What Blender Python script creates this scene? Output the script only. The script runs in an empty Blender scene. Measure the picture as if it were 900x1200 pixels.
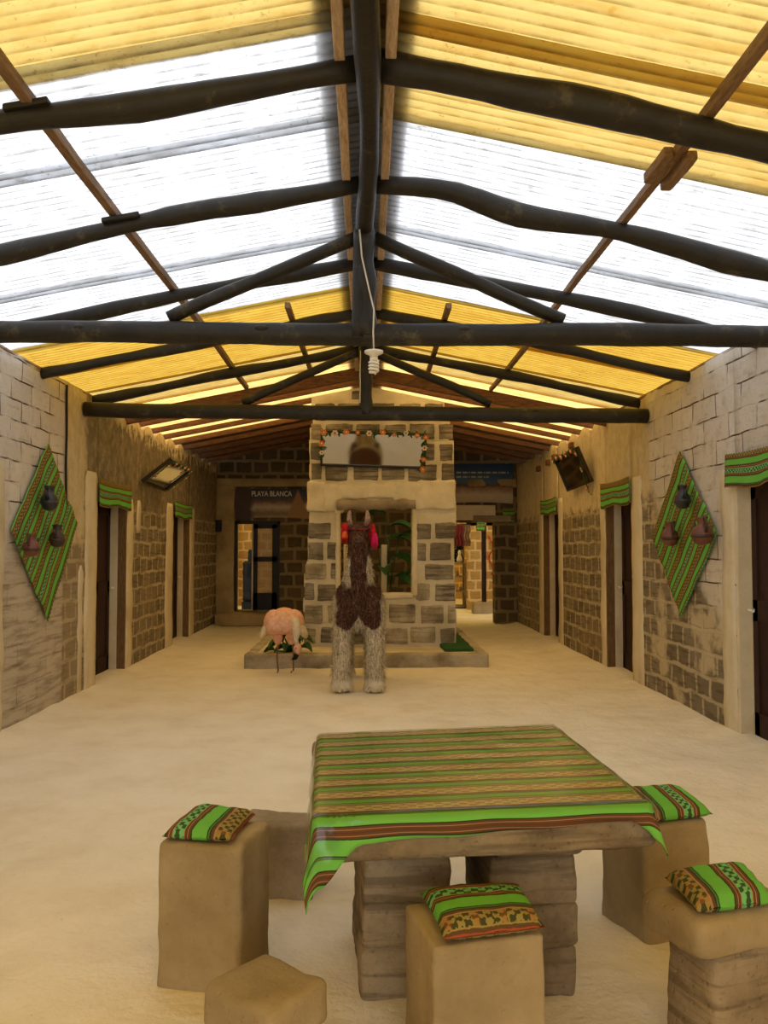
import bpy, bmesh, math, random
from mathutils import Vector, Matrix, noise
random.seed(7)
sc = bpy.context.scene
PI = math.pi
col = sc.collection

# ---------------------------------------------------------------- camera, sky, exposure
cam_d = bpy.data.cameras.new('camera'); cam = bpy.data.objects.new('camera', cam_d); col.objects.link(cam)
cam.location = (0, 0, 1.55)
cam.rotation_euler = (math.radians(90 + 2.386), 0, math.radians(-1.193))
cam_d.sensor_fit = 'VERTICAL'; cam_d.sensor_height = 24; cam_d.lens = 24 * 960 / 1200
cam_d.clip_start = 0.05
sc.camera = cam
w = bpy.data.worlds.new('sky'); sc.world = w; w.use_nodes = True
wn = w.node_tree.nodes; wl = w.node_tree.links
bg = wn['Background']
tc = wn.new('ShaderNodeTexCoord'); sep = wn.new('ShaderNodeSeparateXYZ'); rmp = wn.new('ShaderNodeValToRGB')
wl.new(tc.outputs['Generated'], sep.inputs[0]); wl.new(sep.outputs['Z'], rmp.inputs[0])
rmp.color_ramp.elements[0].color = (0.86, 0.89, 0.94, 1); rmp.color_ramp.elements[1].color = (1.0, 0.99, 0.97, 1)
wl.new(rmp.outputs[0], bg.inputs[0]); bg.inputs[1].default_value = 2.0
sc.view_settings.view_transform = 'Standard'
try: sc.view_settings.look = 'None'
except Exception: pass
sc.view_settings.gamma = 1.0; sc.view_settings.use_curve_mapping = False
sc.view_settings.exposure = 0.74
sc.cycles.use_denoising = True
sc.cycles.max_bounces = 12; sc.cycles.diffuse_bounces = 6; sc.cycles.transmission_bounces = 8; sc.cycles.transparent_max_bounces = 12
sc.cycles.sample_clamp_indirect = 6

# ---------------------------------------------------------------- node helpers
def srgb(r, g, b):
    f = lambda c: (c / 255 / 12.92) if c / 255 <= 0.04045 else ((c / 255 + 0.055) / 1.055) ** 2.4
    return (f(r), f(g), f(b), 1)

class N:
    """small node-tree builder"""
    def __init__(s, name):
        s.m = bpy.data.materials.new(name); s.m.use_nodes = True
        s.t = s.m.node_tree; s.t.nodes.clear()
        s.out = s.t.nodes.new('ShaderNodeOutputMaterial')
    def new(s, typ, **k):
        n = s.t.nodes.new(typ)
        for a, v in k.items(): setattr(n, a, v)
        return n
    def set(s, sock, v):
        if v is None: return
        if hasattr(v, 'is_output') or isinstance(v, bpy.types.NodeSocket): s.t.links.new(v, sock)
        else: sock.default_value = v
    def coord(s, kind='Object'): return s.new('ShaderNodeTexCoord').outputs[kind]
    def sepx(s, v):
        n = s.new('ShaderNodeSeparateXYZ'); s.set(n.inputs[0], v); return n.outputs
    def comb(s, x=0, y=0, z=0):
        n = s.new('ShaderNodeCombineXYZ'); s.set(n.inputs[0], x); s.set(n.inputs[1], y); s.set(n.inputs[2], z); return n.outputs[0]
    def math(s, op, a, b=0.0, c=None, clamp=False):
        n = s.new('ShaderNodeMath', operation=op, use_clamp=clamp); s.set(n.inputs[0], a); s.set(n.inputs[1], b)
        if c is not None: s.set(n.inputs[2], c)
        return n.outputs[0]
    def vmath(s, op, a, b=None, scale=None):
        n = s.new('ShaderNodeVectorMath', operation=op); s.set(n.inputs[0], a)
        if b is not None: s.set(n.inputs[1], b)
        if scale is not None: s.set(n.inputs['Scale'], scale)
        return n.outputs[0]
    def step(s, x, lo, hi):
        n = s.new('ShaderNodeMapRange', interpolation_type='SMOOTHSTEP'); s.set(n.inputs[0], x); s.set(n.inputs[1], lo); s.set(n.inputs[2], hi); return n.outputs[0]
    def noise(s, v, scale=5, detail=4, rough=0.55, dist=0.0, color=False):
        n = s.new('ShaderNodeTexNoise'); s.set(n.inputs['Vector'], v); n.inputs['Scale'].default_value = scale
        n.inputs['Detail'].default_value = detail; n.inputs['Roughness'].default_value = rough; n.inputs['Distortion'].default_value = dist
        return n.outputs['Color' if color else 0]
    def vor(s, v, scale=5, feature='F1'):
        n = s.new('ShaderNodeTexVoronoi', feature=feature); s.set(n.inputs['Vector'], v); n.inputs['Scale'].default_value = scale; return n.outputs['Distance']
    def brick(s, v, c1, c2, mortar, bw, rh, ms, smooth=0.2, offset=0.5):
        n = s.new('ShaderNodeTexBrick', offset=offset, squash=1.0); s.set(n.inputs['Vector'], v)
        s.set(n.inputs['Color1'], c1); s.set(n.inputs['Color2'], c2); s.set(n.inputs['Mortar'], mortar)
        n.inputs['Scale'].default_value = 1; n.inputs['Mortar Size'].default_value = ms; n.inputs['Mortar Smooth'].default_value = smooth
        n.inputs['Bias'].default_value = 0; n.inputs['Brick Width'].default_value = bw; n.inputs['Row Height'].default_value = rh
        return n.outputs[0], n.outputs[1]
    def mix(s, f, a, b, mode='MIX'):
        n = s.new('ShaderNodeMix', data_type='RGBA', blend_type=mode); s.set(n.inputs[0], f); s.set(n.inputs[6], a); s.set(n.inputs[7], b); return n.outputs[2]
    def ramp(s, f, stops, interp='LINEAR'):
        n = s.new('ShaderNodeValToRGB'); s.set(n.inputs[0], f); r = n.color_ramp; r.interpolation = interp
        r.elements[0].position, r.elements[0].color = stops[0]
        r.elements[1].position, r.elements[1].color = stops[1]
        for p, c in stops[2:]:
            e = r.elements.new(p); e.color = c
        return n.outputs[0]
    def bump(s, h, strength=0.5, dist=0.02):
        n = s.new('ShaderNodeBump'); s.set(n.inputs['Height'], h); n.inputs['Strength'].default_value = strength; n.inputs['Distance'].default_value = dist; return n.outputs[0]
    def bsdf(s, color, rough=0.85, bump=None, metallic=0.0, spec=0.3):
        n = s.new('ShaderNodeBsdfPrincipled'); s.set(n.inputs['Base Color'], color); s.set(n.inputs['Roughness'], rough)
        n.inputs['Metallic'].default_value = metallic; n.inputs['Specular IOR Level'].default_value = spec
        if bump is not None: s.set(n.inputs['Normal'], bump)
        s.t.links.new(n.outputs[0], s.out.inputs[0]); return n

def simple(name, c, rough=0.7, var=0.15, scale=12, bump=0.2, metallic=0.0, spec=0.3, stretch=None):
    n = N(name); v = n.coord()
    if stretch: v = n.vmath('MULTIPLY', v, stretch)
    f = n.noise(v, scale, 5)
    dark = tuple(x * (1 - var * 2) for x in c[:3]) + (1,); lite = tuple(min(1, x * (1 + var)) for x in c[:3]) + (1,)
    n.bsdf(n.ramp(f, [(0.3, dark), (0.7, lite)]), rough, n.bump(f, bump, 0.01), metallic, spec)
    return n.m

# ---------------------------------------------------------------- materials
def salt_color(n, v, base, dark, lite):
    a = n.noise(v, 2.2, 6, 0.6); b = n.noise(v, 26, 4, 0.7)
    c = n.ramp(a, [(0.3, dark), (0.5, base), (0.72, lite)])
    return n.mix(n.math('MULTIPLY', n.step(b, 0.45, 0.75), 0.25), c, dark), a, b

def floor_mat():
    n = N('salt_floor'); v = n.coord()
    c, a, b = salt_color(n, v, srgb(234, 223, 198), srgb(224, 210, 182), srgb(240, 230, 208))
    sp = n.vor(v, 9); c = n.mix(n.math('MULTIPLY', n.step(sp, 0.045, 0.02), 0.4), c, srgb(110, 90, 60))
    foot = n.noise(v, 5.5, 3, 0.5); h = n.math('ADD', n.math('MULTIPLY', foot, 1.1), n.math('MULTIPLY', n.noise(v, 34, 5, 0.65), 0.35))
    n.bsdf(c, 0.95, n.bump(h, 0.55, 0.05), spec=0.1); return n.m

def wall_mat(name, side):
    n = N(name); P = n.coord(); x, y, z = n.sepx(P)
    nz = n.noise(P, 1.6, 4, 0.6); nz2 = n.noise(P, 7, 5, 0.65); fine = n.noise(P, 45, 4, 0.7)
    warp = n.vmath('SCALE', n.vmath('SUBTRACT', n.noise(P, 3.0, 3, color=True), (0.5, 0.5, 0.5)), scale=0.10)
    wx, wy, wz = n.sepx(warp)
    Y = n.math('ADD', y, wy); Z = n.math('ADD', z, wz)
    uv = n.comb(Y, Z, 0)
    yd = n.math('ADD', y, n.math('MULTIPLY', n.math('SUBTRACT', nz2, 0.5), 0.5))
    zd = n.math('ADD', z, n.math('MULTIPLY', n.math('SUBTRACT', nz2, 0.5), 0.6))
    # adobe: large pale blocks with thin dark joints
    uva = n.comb(n.math('ADD', y, n.math('MULTIPLY', wy, 0.5)), n.math('ADD', z, n.math('MULTIPLY', wz, 0.42)), 0)
    ca, fa = n.brick(uva, srgb(214, 205, 192), srgb(196, 185, 168), srgb(84, 70, 52), 0.42 if side == 'left' else 0.5, 0.175 if side == 'left' else 0.205, 0.0075, 0.25)
    hz = n.noise(n.vmath('MULTIPLY', P, (2, 2, 16)), 1.0, 4, 0.6); ca = n.mix(n.math('MULTIPLY', n.step(hz, 0.52, 0.7), 0.4), ca, srgb(140, 124, 100))
    gap = n.step(n.noise(P, 2.7, 3), 0.42, 0.58)
    ca = n.mix(gap, ca, srgb(206, 196, 180)); fa = n.math('MULTIPLY', fa, n.math('SUBTRACT', 1.0, n.math('MULTIPLY', gap, 0.8)))
    ca = n.mix(n.math('MULTIPLY', n.step(nz2, 0.5, 0.75), 0.45), ca, srgb(150, 132, 104))
    # salt blocks in mortar
    cb, fb = n.brick(uv, srgb(138, 126, 106), srgb(116, 104, 84), srgb(182, 168, 138), 0.30, 0.20, 0.028, 0.5)
    lay = n.noise(n.vmath('MULTIPLY', P, (3, 3, 28)), 1.0, 3)
    cb = n.mix(n.math('MULTIPLY', n.step(lay, 0.5, 0.62), 0.5), cb, srgb(86, 72, 52))
    cb = n.mix(n.math('MULTIPLY', n.step(nz, 0.48, 0.62), 0.55), cb, srgb(150, 132, 100))
    # plasters
    cream = n.ramp(nz2, [(0.25, srgb(184, 166, 128)), (0.6, srgb(208, 192, 156))])
    streak = n.noise(n.vmath('MULTIPLY', P, (5, 5, 0.7)), 1.6, 4)
    cream = n.mix(n.math('MULTIPLY', n.step(streak, 0.55, 0.75), 0.45), cream, srgb(150, 124, 84))
    rough_p = n.ramp(nz2, [(0.3, srgb(104, 92, 72)), (0.5, srgb(130, 117, 94)), (0.7, srgb(160, 146, 120))])
    if side == 'left':
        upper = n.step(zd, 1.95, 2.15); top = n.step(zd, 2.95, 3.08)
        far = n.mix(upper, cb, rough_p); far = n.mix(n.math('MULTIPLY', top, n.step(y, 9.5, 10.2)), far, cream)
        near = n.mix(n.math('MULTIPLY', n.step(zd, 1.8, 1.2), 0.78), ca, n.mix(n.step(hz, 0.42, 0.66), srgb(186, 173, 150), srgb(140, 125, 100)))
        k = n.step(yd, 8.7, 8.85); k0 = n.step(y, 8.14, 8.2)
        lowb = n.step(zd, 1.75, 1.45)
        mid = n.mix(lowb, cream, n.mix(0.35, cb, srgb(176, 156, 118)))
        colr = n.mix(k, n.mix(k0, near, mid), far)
        brickness = n.math('MULTIPLY', k, n.math('SUBTRACT', 1.0, upper))
        adobe = n.math('SUBTRACT', 1.0, k0)
    else:
        upper = n.step(zd, 1.95, 2.1)
        far = n.mix(upper, cb, cream)
        lowm = n.step(n.math('ADD', zd, n.math('MULTIPLY', n.math('SUBTRACT', y, 7.6), -0.75)), 1.5, 1.25)
        patch = n.mix(n.step(nz, 0.5, 0.6), cb, srgb(190, 174, 142))
        near = n.mix(lowm, ca, patch)
        k = n.step(n.math('ADD', y, n.math('MULTIPLY', n.math('SUBTRACT', nz2, 0.5), 0.25)), 8.62, 8.72)
        colr = n.mix(k, near, far)
        yel = n.math('MULTIPLY', n.step(yd, 7.6, 8.0), n.math('SUBTRACT', 1.0, k))
        brickness = n.math('ADD', n.math('MULTIPLY', k, n.math('SUBTRACT', 1.0, upper)), n.math('MULTIPLY', lowm, n.math('SUBTRACT', 1.0, k)), clamp=True)
        adobe = n.math('MULTIPLY', n.math('SUBTRACT', 1.0, k), n.math('SUBTRACT', 1.0, lowm))
    colr = n.mix(n.math('MULTIPLY', n.step(fine, 0.5, 0.8), 0.25), colr, srgb(120, 102, 74))
    h = n.math('ADD', n.math('MULTIPLY', n.math('MULTIPLY', fa, adobe), -0.8), n.math('MULTIPLY', n.math('MULTIPLY', fb, brickness), -0.35))
    h = n.math('ADD', h, n.math('ADD', n.math('MULTIPLY', nz2, 0.7), n.math('MULTIPLY', fine, 0.25)))
    n.bsdf(colr, 0.95, n.bump(h, 0.8, 0.03), spec=0.1); return n.m

def block_wall_mat(name, c1, c2, mort, bw=0.42, rh=0.25, ms=0.035):
    n = N(name); P = n.coord(); x, y, z = n.sepx(P)
    warp = n.vmath('SCALE', n.vmath('SUBTRACT', n.noise(P, 3.5, 3, color=True), (0.5, 0.5, 0.5)), scale=0.09)
    wx, wy, wz = n.sepx(warp)
    uv = n.comb(n.math('ADD', n.math('ADD', x, y), wx), n.math('ADD', z, wz), 0)
    c, f = n.brick(uv, c1, c2, mort, bw, rh, ms, 0.3)
    n2 = n.noise(P, 9, 5, 0.7); lay = n.noise(n.vmath('MULTIPLY', P, (3, 3, 30)), 1.0, 3)
    dk = tuple(a * 0.6 for a in c1[:3]) + (1,)
    c = n.mix(n.math('MULTIPLY', n.math('MULTIPLY', n.step(lay, 0.5, 0.62), 0.6), n.math('SUBTRACT', 1.0, f)), c, dk)
    c = n.mix(n.math('MULTIPLY', n.step(n2, 0.5, 0.8), 0.35), c, mort)
    h = n.math('ADD', n.math('MULTIPLY', f, -0.4), n.math('MULTIPLY', n2, 0.7))
    n.bsdf(c, 0.95, n.bump(h, 0.7, 0.03), spec=0.1); return n.m

def rock_mat(name, base, dark, lite, bump=0.6, layers=0.0):
    n = N(name); v = n.coord(); c, a, b = salt_color(n, v, base, dark, lite)
    pit = n.vor(v, 38); h = n.math('ADD', n.math('MULTIPLY', n.noise(v, 14, 6, 0.7), 0.8), n.math('MULTIPLY', n.step(pit, 0.0, 0.3), 0.25))
    if layers:
        lay = n.noise(n.vmath('MULTIPLY', v, (2, 2, 26)), 1.0, 4)
        c = n.mix(n.math('MULTIPLY', n.step(lay, 0.46, 0.62), layers), c, dark)
    n.bsdf(c, 0.93, n.bump(h, bump, 0.02), spec=0.12); return n.m

def pole_mat():
    n = N('dark_pole_wood'); v = n.coord()
    g = n.noise(v, 5, 6, 0.7); f = n.noise(v, 40, 3)
    c = n.ramp(g, [(0.32, srgb(22, 19, 14)), (0.58, srgb(38, 34, 26)), (0.78, srgb(98, 88, 66))])
    n.bsdf(c, 0.55, n.bump(n.math('ADD', g, n.math('MULTIPLY', f, 0.3)), 0.35, 0.015), spec=0.4); return n.m

def wood_mat(name, c, d, axis=(1, 1, 1)):
    n = N(name); v = n.vmath('MULTIPLY', n.coord(), axis); g = n.noise(v, 9, 6, 0.65, 0.4)
    n.bsdf(n.ramp(g, [(0.3, d), (0.65, c)]), 0.7, n.bump(g, 0.3, 0.008)); return n.m

def sheet_mat(name, c, stain, thin=0.10, opaque=0.0, pitch=0.075):
    n = N(name); v = n.coord('Object'); x, y, z = n.sepx(v); gy = n.sepx(n.coord('UV'))[1]
    a = n.noise(n.vmath('MULTIPLY', v, (1.0, 3.5, 1.0)), 2.6, 5, 0.65); s = n.noise(n.vmath('MULTIPLY', v, (9, 26, 9)), 1.0, 3, 0.7)
    k = n.math('ADD', n.math('MULTIPLY', n.step(a, 0.38, 0.72), 0.6), n.math('MULTIPLY', n.step(s, 0.58, 0.75), 0.45), clamp=True)
    cc = n.mix(k, c, stain)
    ph = n.math('FRACT', n.math('DIVIDE', gy, pitch)); brk = n.noise(n.vmath('MULTIPLY', v, (5, 2, 5)), 1.0, 4, 0.7)
    groove = n.step(n.math('ABSOLUTE', n.math('SUBTRACT', ph, 0.75)), 0.24, 0.02)  # grime along each trough, with the groove's own shading painted into the colour
    cc = n.mix(n.math('MULTIPLY', groove, n.math('ADD', 0.22, n.math('MULTIPLY', n.step(brk, 0.35, 0.68), 0.5)), None, True), cc, tuple(q * 0.45 for q in stain[:3]) + (1,))
    moss = n.noise(v, 40, 4, 0.75); zone = n.step(n.noise(v, 1.7, 3), 0.4, 0.62); cc = n.mix(n.math('MULTIPLY', n.step(n.math('ADD', moss, n.math('MULTIPLY', zone, 0.07)), 0.64, 0.72), 0.5), cc, tuple(q * 0.35 for q in stain[:3]) + (1,))
    tr = n.new('ShaderNodeBsdfTranslucent'); n.set(tr.inputs[0], cc)
    df = n.new('ShaderNodeBsdfDiffuse'); n.set(df.inputs[0], cc)
    tp = n.new('ShaderNodeBsdfTransparent'); n.set(tp.inputs[0], cc)
    gl = n.new('ShaderNodeBsdfGlossy'); gl.inputs['Roughness'].default_value = 0.35
    m1 = n.new('ShaderNodeMixShader'); m1.inputs[0].default_value = 0.14 + opaque * 0.8; n.t.links.new(tr.outputs[0], m1.inputs[1]); n.t.links.new(df.outputs[0], m1.inputs[2])
    m2 = n.new('ShaderNodeMixShader'); m2.inputs[0].default_value = thin; n.t.links.new(m1.outputs[0], m2.inputs[1]); n.t.links.new(tp.outputs[0], m2.inputs[2])
    m3 = n.new('ShaderNodeMixShader'); m3.inputs[0].default_value = 0.03; n.t.links.new(m2.outputs[0], m3.inputs[1]); n.t.links.new(gl.outputs[0], m3.inputs[2])
    n.t.links.new(m3.outputs[0], n.out.inputs[0]); return n.m

GREEN = srgb(104, 182, 70); BROWN = srgb(92, 62, 34); DKG = srgb(28, 46, 22); OCH = srgb(150, 132, 68); MINT = srgb(112, 186, 112); RED = srgb(170, 70, 48); PINK = srgb(176, 120, 96)
def textile_mat(name, period=0.31, motif=0.045, green=GREEN, och=OCH):
    n = N(name); uv = n.coord('UV'); u, v, _ = n.sepx(uv)
    jit = n.math('MULTIPLY', n.math('SUBTRACT', n.noise(n.comb(u, v, 0), 60, 2), 0.5), 0.004)
    t = n.math('FRACT', n.math('DIVIDE', n.math('ADD', n.math('ADD', u, period * 100), jit), period))
    st = [(0.0, green), (0.09, DKG), (0.105, BROWN), (0.125, RED), (0.135, BROWN), (0.155, och), (0.335, PINK), (0.35, BROWN), (0.385, DKG), (0.40, srgb(70, 120, 60)), (0.42, DKG), (0.435, green),
          (0.62, DKG), (0.635, BROWN), (0.665, PINK), (0.675, BROWN), (0.70, RED), (0.71, MINT), (0.85, RED), (0.86, BROWN), (0.885, PINK), (0.895, BROWN), (0.925, DKG), (0.94, green)]
    c = n.ramp(t, st, 'CONSTANT')
    b1 = n.math('MULTIPLY', n.math('GREATER_THAN', t, 0.165), n.math('LESS_THAN', t, 0.325))
    b2 = n.math('MULTIPLY', n.math('GREATER_THAN', t, 0.72), n.math('LESS_THAN', t, 0.84))
    band = n.math('ADD', b1, b2)
    q = n.math('MULTIPLY', n.math('SINE', n.math('MULTIPLY', v, 2 * PI / motif)), n.math('COSINE', n.math('MULTIPLY', n.math('SUBTRACT', t, 0.245), 2 * PI / 0.11)))
    q2 = n.math('SINE', n.math('MULTIPLY', v, 2 * PI / (motif * 0.31)))
    blk = n.noise(n.comb(n.math('MULTIPLY', n.math('FLOOR', n.math('MULTIPLY', u, 130)), 0.37), n.math('MULTIPLY', n.math('FLOOR', n.math('MULTIPLY', v, 130)), 0.37), 0), 3, 1)
    mk = n.math('GREATER_THAN', n.math('ADD', n.math('ADD', q, n.math('MULTIPLY', q2, 0.25)), n.math('MULTIPLY', n.math('SUBTRACT', blk, 0.5), 2.4)), 0.0)
    c = n.mix(n.math('MULTIPLY', n.math('MULTIPLY', band, mk), 0.9), c, srgb(26, 44, 24))
    rd = n.math('GREATER_THAN', n.math('ADD', n.math('SINE', n.math('MULTIPLY', v, 2 * PI / (motif * 1.9))), n.math('MULTIPLY', blk, 0.8)), 1.15)
    c = n.mix(n.math('MULTIPLY', n.math('MULTIPLY', b1, rd), 0.32), c, srgb(176, 88, 40))
    wv = n.noise(n.comb(n.math('MULTIPLY', u, 300), n.math('MULTIPLY', v, 300), 0), 1, 2)
    n.bsdf(n.mix(0.12, c, srgb(120, 110, 70)), 0.9, n.bump(wv, 0.25, 0.002), spec=0.1); return n.m

def table_textile_mat(name):
    """bands across u; u < 0 is the plain striped border that hangs over the front"""
    n = N(name); u, v, _ = n.sepx(n.coord('UV')); G = srgb(110, 188, 76); O = srgb(206, 194, 142)
    t = n.math('FRACT', n.math('DIVIDE', n.math('ADD', u, 10.0 * 0.142 - 0.018), 0.142))
    c = n.ramp(t, [(0.0, BROWN), (0.03, PINK), (0.06, O), (0.43, PINK), (0.47, BROWN), (0.50, srgb(130, 160, 86)), (0.60, DKG), (0.63, G), (0.86, DKG), (0.89, srgb(96, 120, 62)), (0.95, BROWN)], 'CONSTANT')
    band = n.math('MULTIPLY', n.math('GREATER_THAN', t, 0.10), n.math('LESS_THAN', t, 0.41))
    blk = n.noise(n.comb(n.math('MULTIPLY', n.math('FLOOR', n.math('MULTIPLY', u, 150)), 0.37), n.math('MULTIPLY', n.math('FLOOR', n.math('MULTIPLY', v, 150)), 0.37), 0), 3, 1)
    q = n.math('MULTIPLY', n.math('SINE', n.math('MULTIPLY', v, 2 * PI / 0.055)), n.math('COSINE', n.math('MULTIPLY', n.math('SUBTRACT', t, 0.255), 2 * PI / 0.24)))
    mk = n.math('GREATER_THAN', n.math('ADD', q, n.math('MULTIPLY', n.math('SUBTRACT', blk, 0.5), 2.4)), 0.12)
    c = n.mix(n.math('MULTIPLY', n.math('MULTIPLY', band, mk), 0.5), c, srgb(60, 64, 38))
    rd = n.math('GREATER_THAN', n.math('ADD', n.math('SINE', n.math('MULTIPLY', v, 2 * PI / 0.21)), n.math('MULTIPLY', blk, 0.8)), 1.0)
    c = n.mix(n.math('MULTIPLY', n.math('MULTIPLY', band, rd), 0.18), c, srgb(190, 110, 60))
    b = n.math('MULTIPLY', u, -1.0)
    bc = n.ramp(n.math('FRACT', n.math('DIVIDE', b, 0.128)), [(0.0, srgb(70, 120, 50)), (0.06, G), (0.29, DKG), (0.32, BROWN), (0.37, PINK), (0.385, BROWN), (0.43, srgb(96, 44, 32)), (0.46, BROWN), (0.51, PINK), (0.525, BROWN), (0.57, DKG), (0.60, G), (0.97, DKG)], 'CONSTANT')
    c = n.mix(n.math('LESS_THAN', u, 0.0), c, bc)
    # side drops repeat the plain border
    n.bsdf(n.mix(0.10, c, srgb(130, 120, 80)), 0.9, spec=0.1); return n.m

M = {}
M['floor'] = floor_mat()
M['wall_l'] = wall_mat('adobe_and_block_wall_west', 'left'); M['wall_r'] = wall_mat('adobe_and_block_wall_east', 'right')
M['back'] = block_wall_mat('back_block_wall', srgb(96, 84, 64), srgb(80, 69, 52), srgb(126, 112, 86), 0.34, 0.25, 0.035)
M['far'] = block_wall_mat('far_block_wall', srgb(186, 152, 92), srgb(170, 134, 76), srgb(214, 186, 130), 0.30, 0.24, 0.03)
M['plaster'] = rock_mat('cream_plaster', srgb(212, 199, 168), srgb(192, 177, 144), srgb(222, 210, 184), 0.35)
M['mortar'] = rock_mat('pale_mortar', srgb(208, 195, 164), srgb(184, 170, 136), srgb(222, 211, 182), 0.5)
M['block'] = rock_mat('grey_salt_block', srgb(132, 122, 104), srgb(84, 74, 58), srgb(178, 167, 144), 0.8, 0.8)
M['block_pale'] = rock_mat('crusted_pale_block', srgb(168, 155, 128), srgb(98, 86, 66), srgb(214, 202, 174), 0.9, 0.45)
M['rock'] = rock_mat('tan_salt_stone', srgb(162, 142, 104), srgb(134, 115, 80), srgb(180, 161, 124), 0.45)
M['rock_dark'] = rock_mat('brown_salt_stone', srgb(146, 128, 98), srgb(94, 78, 56), srgb(172, 154, 122), 0.9, 0.6)
M['rock_grey'] = rock_mat('grey_salt_stone', srgb(150, 134, 110), srgb(110, 96, 74), srgb(180, 164, 138), 0.8)
M['pole'] = pole_mat()
M['batten'] = wood_mat('brown_batten_wood', srgb(146, 116, 84), srgb(100, 76, 52), (6, 1, 6))
M['board'] = wood_mat('pale_ridge_board', srgb(212, 188, 158), srgb(160, 132, 104), (6, 1, 6))
M['redwood'] = wood_mat('reddish_rafter_wood', srgb(128, 86, 50), srgb(74, 48, 28), (1, 6, 6))
M['jamb'] = wood_mat('brown_jamb_timber', srgb(126, 96, 58), srgb(86, 62, 36), (6, 6, 1))
M['door'] = wood_mat('dark_door_wood', srgb(58, 32, 22), srgb(34, 18, 12), (6, 6, 1))
M['black_metal'] = simple('black_painted_metal', srgb(26, 24, 22), 0.5)
M['yellow'] = sheet_mat('yellow_translucent_sheet', srgb(178, 154, 90), srgb(162, 121, 48), 0.08)
M['deepyellow'] = sheet_mat('deep_yellow_translucent_sheet', srgb(178, 145, 58), srgb(158, 111, 30), 0.08)
M['white'] = sheet_mat('clear_white_sheet', srgb(206, 209, 215), srgb(140, 137, 130), 0.12)
M['clear'] = sheet_mat('clear_new_sheet', srgb(240, 243, 250), srgb(214, 214, 212), 0.35)
M['orange'] = sheet_mat('orange_aged_sheet', srgb(226, 186, 112), srgb(176, 124, 64), 0.05)
M['metal_roof'] = simple('dull_metal_roofing', srgb(92, 74, 56), 0.6, spec=0.3)
M['cap'] = simple('ridge_cap_metal', srgb(150, 140, 126), 0.6)
M['cloth'] = textile_mat('striped_woven_textile')
M['cloth_fine'] = table_textile_mat('striped_woven_table_textile')
M['clay_black'] = simple('black_clay', srgb(40, 40, 42), 0.4, spec=0.5)
M['clay_red'] = simple('red_brown_clay', srgb(112, 62, 44), 0.45, spec=0.5)
M['clay_brown'] = simple('dark_brown_clay', srgb(58, 40, 34), 0.45, spec=0.5)
M['pink'] = simple('pale_pink_feather', srgb(234, 182, 154), 0.8, 0.12, 22)
M['white_feather'] = simple('white_feather', srgb(226, 212, 184), 0.8, 0.08, 22)
M['black'] = simple('matt_black', srgb(22, 22, 22), 0.6)
M['leaf'] = simple('green_leaf', srgb(38, 84, 38), 0.5, 0.2, 14)
M['turf'] = simple('green_turf', srgb(44, 88, 40), 0.9, 0.25, 60, 0.6)
M['leg'] = simple('brown_stick', srgb(126, 100, 66), 0.7)
M['white_plastic'] = simple('white_plastic', srgb(232, 228, 214), 0.4, 0.03)
M['cord'] = simple('white_cord', srgb(214, 206, 186), 0.6, 0.05)
M['red'] = simple('red_wool', srgb(196, 30, 36), 0.9); M['magenta'] = simple('magenta_wool', srgb(214, 30, 90), 0.9); M['orange_wool'] = simple('orange_wool', srgb(226, 106, 40), 0.9)
M['petal_o'] = simple('orange_petal', srgb(226, 134, 70), 0.8); M['petal_w'] = simple('white_petal', srgb(232, 222, 196), 0.8)
M['frame'] = simple('dark_mirror_frame', srgb(50, 38, 26), 0.5)
def mirror_mat():
    n = N('mirror_glass'); b = n.bsdf((0.56, 0.56, 0.56, 1), 0.06, metallic=1.0); return n.m
M['mirror'] = mirror_mat()
def film_mat():
    n = N('clear_plastic_film'); v = n.coord(); f = n.noise(v, 9, 4, 0.6)
    tp = n.new('ShaderNodeBsdfTransparent'); tp.inputs[0].default_value = (0.98, 0.97, 0.95, 1)
    gl = n.new('ShaderNodeBsdfGlossy'); gl.inputs['Roughness'].default_value = 0.16; gl.inputs[0].default_value = (1, 1, 1, 1)
    b = n.bump(f, 0.15, 0.02); n.set(gl.inputs['Normal'], b)
    fr = n.new('ShaderNodeFresnel'); fr.inputs[0].default_value = 1.45; n.set(fr.inputs['Normal'], b)
    mx = n.new('ShaderNodeMixShader'); n.set(mx.inputs[0], n.math('MULTIPLY', fr.outputs[0], 0.8, None, True))
    n.t.links.new(tp.outputs[0], mx.inputs[1]); n.t.links.new(gl.outputs[0], mx.inputs[2]); n.t.links.new(mx.outputs[0], n.out.inputs[0]); return n.m
M['film'] = film_mat()
def glass_mat():
    n = N('dusty_door_glass')
    df = n.new('ShaderNodeBsdfPrincipled'); df.inputs['Base Color'].default_value = srgb(150, 128, 84); df.inputs['Roughness'].default_value = 0.25
    tp = n.new('ShaderNodeBsdfTransparent'); mx = n.new('ShaderNodeMixShader'); mx.inputs[0].default_value = 0.45
    n.t.links.new(df.outputs[0], mx.inputs[1]); n.t.links.new(tp.outputs[0], mx.inputs[2]); n.t.links.new(mx.outputs[0], n.out.inputs[0]); return n.m
M['glass'] = glass_mat()

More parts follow.
